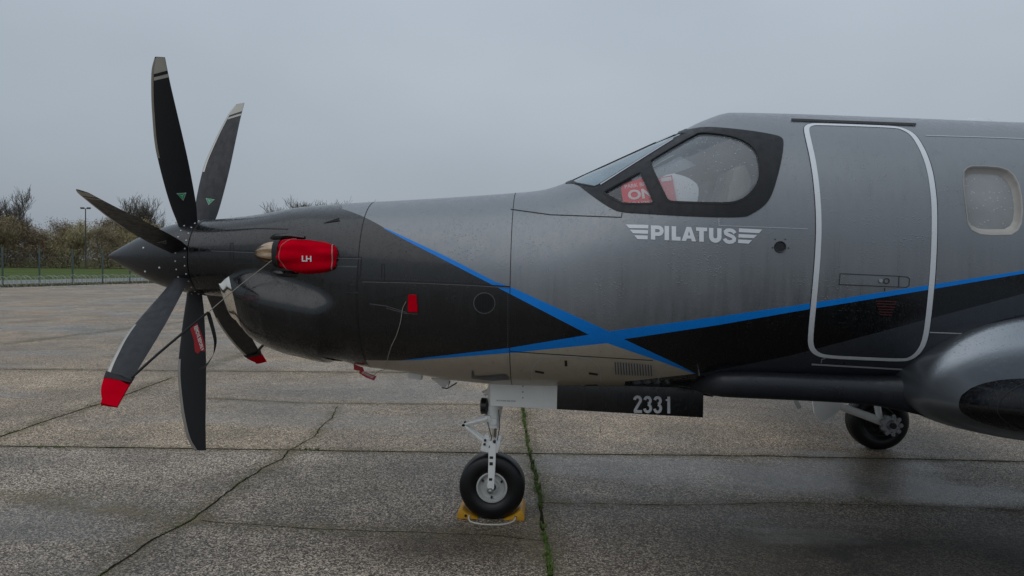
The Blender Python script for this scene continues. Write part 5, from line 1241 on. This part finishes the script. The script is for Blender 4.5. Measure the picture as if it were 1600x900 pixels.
# nose gear doors
def gear_door(y):
    a = [at_y(*p, -.2) for p in ((766, 596), (766.5, 633.5), (870, 639), (871, 599))]; b = [at_y(*p, -.2) for p in ((871, 599), (870, 639), (1098, 652), (1099, 606))]
    g = MB().prism([(q[0], q[2]) for q in a], y, y+.02, .002).build('nose_gear_door', M['whitepaint'], plane)
    MB().prism([(q[0], q[2]) for q in b], y-.001, y+.021, .002).build('rear_panel', M['black'], g)
    return g
gd = gear_door(-.21); gear_door(.19)
def dq(u, v): return at_y(u, v, -.2)
m = MB()
two = arc(6.6, 21.2, 4.9, 172, -38, 14, 5.0)+[(2.2, 4.2), (1.9, 1.9)]
def digit(strokes, ox):
    quads = []
    for st_, w in strokes:
        for a_, b_ in zip(st_[:-1], st_[1:]):
            a_, b_ = np.array(a_, float), np.array(b_, float); d_ = (b_-a_)/np.linalg.norm(b_-a_); nn_ = np.array([-d_[1], d_[0]])*w*.55; e_ = d_*(.35 if len(st_) > 4 else 0)
            quads.append([a_-e_+nn_, b_+e_+nn_, b_+e_-nn_, a_-e_-nn_])
    V_, F_, _ = cdt(quads, None, lambda c: np.any([inside(q, c) for q in quads], 0)); pts = []
    for a, b in V_: u = 989.5+ox+a*.98; v = 644.0-b*.985+(ox+a)*.022; q = dq(u, v); pts.append((q[0], -.2145, q[2]))
    m.add(pts, [tuple(f) for f in F_]); return
    for st_, w in strokes:
        pol = stroke(st_, w); V_, F_, _ = cdt([pol], None, lambda c: inside(pol, c)); pts = []
        for a, b in V_: u = 989.5+ox+a*.98; v = 646.0-b*1.035+(ox+a)*.022; q = dq(u, v); pts.append((q[0], -.2145, q[2]))
        m.add(pts, [tuple(f) for f in F_])
digit([(arc(6.4, 20.2, 4.7, 175, -32, 14, 4.9)+[(2.9, 4.6), (2.4, 1.9)], 4.0), ([(.5, 2.0), (13.4, 2.0)], 4.0)], 0)
three = [(arc(6.2, 19.6, 4.5, 165, -75, 14, 5.2), 4.0), (arc(6.2, 7.6, 4.9, 82, -168, 16, 5.8), 4.0)]
digit(three, 15.8); digit(three, 31.4)
digit([([(8.2, 0), (8.2, 26.6)], 4.2), ([(3.4, 20.6), (6.6, 21.6), (9.0, 25.6)], 2.6)], 46.8)
o = m.build('door_number', M['number'], gd, smooth=False)
for i in range(3): q = dq(817, 603+i*9); MB().lathe([(-.003, .004), (.002, .004)], (q[0], -.211, q[2]), 'y', 8).build('door_rivet', M['darkmetal'], gd)
q0, q1 = dq(776, 626), dq(806, 627.5); text_on('door_marking', 'NO PUSH NO STEP', M['darkmetal'], gd, [(q0[0], -.213, q0[2]), (q1[0], -.213, q1[2]), (q1[0], -.213, q1[2]+.008), (q0[0], -.213, q0[2]+.008)], 0)
# hinge clutter above the doors
for u0, u1, v in ((1000, 1018, 607), (1032, 1038, 609), (1108, 1115, 617)):
    a, b = at_y(u0, v, -.20), at_y(u1, v+2, -.20); MB().tube([a, (a+b)/2+np.array([0, 0, .006]), b], .004, 6).build('door_hinge', M['steel'], plane)
a, b = at_y(1090, 615, -.15), at_y(1114, 618, -.2); MB().tube([a, b], [.006, .010], 6).build('door_link', M['darkmetal'], plane)
# antenna boxes under the nose
q = at_y(649, 585, -.12); b_ = MB().prism([(at_y(u, v, -.12)[0], at_y(u, v, -.12)[2]) for u, v in ((638, 577), (661.5, 580), (659.5, 593), (638, 589.5))], -.16, -.08, .006); b_.build('drain_box', M['whitepaint'], plane)
b_ = MB().prism([(at_y(u, v, 0)[0], at_y(u, v, 0)[2]) for u, v in ((673, 590), (704, 594), (694, 607))], -.01, .02, .003); b_.build('belly_vane', M['whitepaint'], plane)
MB().tube([at_y(703, 596, -.03), at_y(699, 607, -.03), at_y(714, 598, -.03)], .005, 6).tube([at_y(699, 607, -.03), at_y(690, 606, -.03)], .004, 6).build('vane_bracket', M['darkmetal'], plane)
decal('bottom_scoop', [[tuple(q) for q in Q([(737, 578), (740, 578), (741, 588), (790, 584), (797, 592), (770, 594), (737, 590)], 4)]], M['slat'], f_, off=.006, g=None)
MB().tube([at_y(741, 591, -.35), at_y(765, 591, -.37), at_y(790, 590, -.36)], [.004, .018, .012], 10).build('tow_scoop', M['taupe'], f_)

# main gear ------------------------------------------------------------------------------
def main_gear(sg):
    y = 2.2*sg; g = empty('main_gear_leg', (0, 0, 0)); g.parent = plane; cx_ = 3.545
    MB().tube([(3.06, y-.12*sg, .45), (3.35, y-.14*sg, .35), (3.60, y-.14*sg, .265)], [.034, .038, .042], 16).build('trailing_arm', M['whitepaint'], g)
    MB().tube([(3.06, y-.10*sg, .45), (3.10, y-.06*sg, .80), (3.2, y-.02, 1.15)], [.05, .055, .06], 16).build('gear_post', M['whitepaint'], g)
    MB().tube([(3.50, y-.15*sg, .33), (3.46, y-.12*sg, .60)], .03, 14).tube([(3.46, y-.12*sg, .58), (3.42, y-.08*sg, 1.0)], .042, 14).build('shock_strut', M['whitepaint'], g)
    bd = MB()
    for k in range(9):
        a = 2*PI*k/9; bd.lathe([(-.02, .020), (.02, .020)], (cx_+.04+math.cos(a)*.085, y-.205*sg, .27+math.sin(a)*.085), 'y', 12)
    bd.lathe([(-.010, .082), (.010, .082)], (cx_+.04, y-.205*sg, .27), 'y', 30).lathe([(-.03, .04), (.02, .055)], (cx_+.04, y-.21*sg, .27), 'y', 20); bd.build('brake_unit', M['steel'], g)
    MB().lathe([(-.01, .03), (.01, .03)], (cx_+.04, y-.245*sg, .27), 'y', 16).build('axle_cap', M['darkmetal'], g)
    wheel('main_wheel', (cx_, y, .275), .28, .20, .14, plane, M['darkmetal'])
    pl = [(at_y(u, v, 2.0)[0], at_y(u, v, 2.0)[2]) for u, v in ((1268, 622), (1310, 629), (1312, 640), (1284, 660), (1271, 645))]
    d0, d1 = sorted((y-.22*sg, y-.20*sg)); MB().prism(pl, d0, d1, .004).build('main_gear_door', M['whitepaint'], plane)
main_gear(1); main_gear(-1)
b_ = MB().prism([(at_y(u, v, 1.2)[0], at_y(u, v, 1.2)[2]) for u, v in ((1237, 622), (1246, 622), (1253, 638), (1246, 639))], 1.2, 1.22, .002); b_.build('blade_antenna', M['whitepaint'], plane)

# chocks and rope ------------------------------------------------------------------------
for i, (s, lab) in enumerate(((-1, 'yellow rubber wheel chock in front of the nose wheel, on the propeller side'), (1, 'yellow rubber wheel chock behind the nose wheel, on the tail side'))):
    cx_ = ax+s*.155; e = tag(empty('wheel_chock', (cx_, 0, 0)), lab, 'wheel chock', 'chocks at the nose wheel')
    prof = [(-s*.070, .002), (s*.072, .002), (s*.070, .034), (s*.054, .066), (s*.036, .066), (-s*.004, .032)]
    MB().prism(prof if s > 0 else prof[::-1], -.088, .20, .005).build('block', M['chock'], e)
    MB().lathe([(-.004, .009), (.003, .009)], (s*.012, -.088, .026), 'y', 14).build('rope_hole', M['inside'], e)
rp = [(ax-.143, -.086, .027), (ax-.146, -.100, .022), (ax-.135, -.135, .008), (ax-.09, -.170, .006), (ax-.02, -.186, .006), (ax+.05, -.184, .006), (ax+.11, -.160, .006), (ax+.15, -.125, .009), (ax+.166, -.100, .022), (ax+.167, -.086, .027)]
tag(MB().tube(smooth_path(rp, 6), .0055, 8).build('chock_rope', M['rope']), 'white rope lying on the ground linking the two yellow chocks', 'rope')
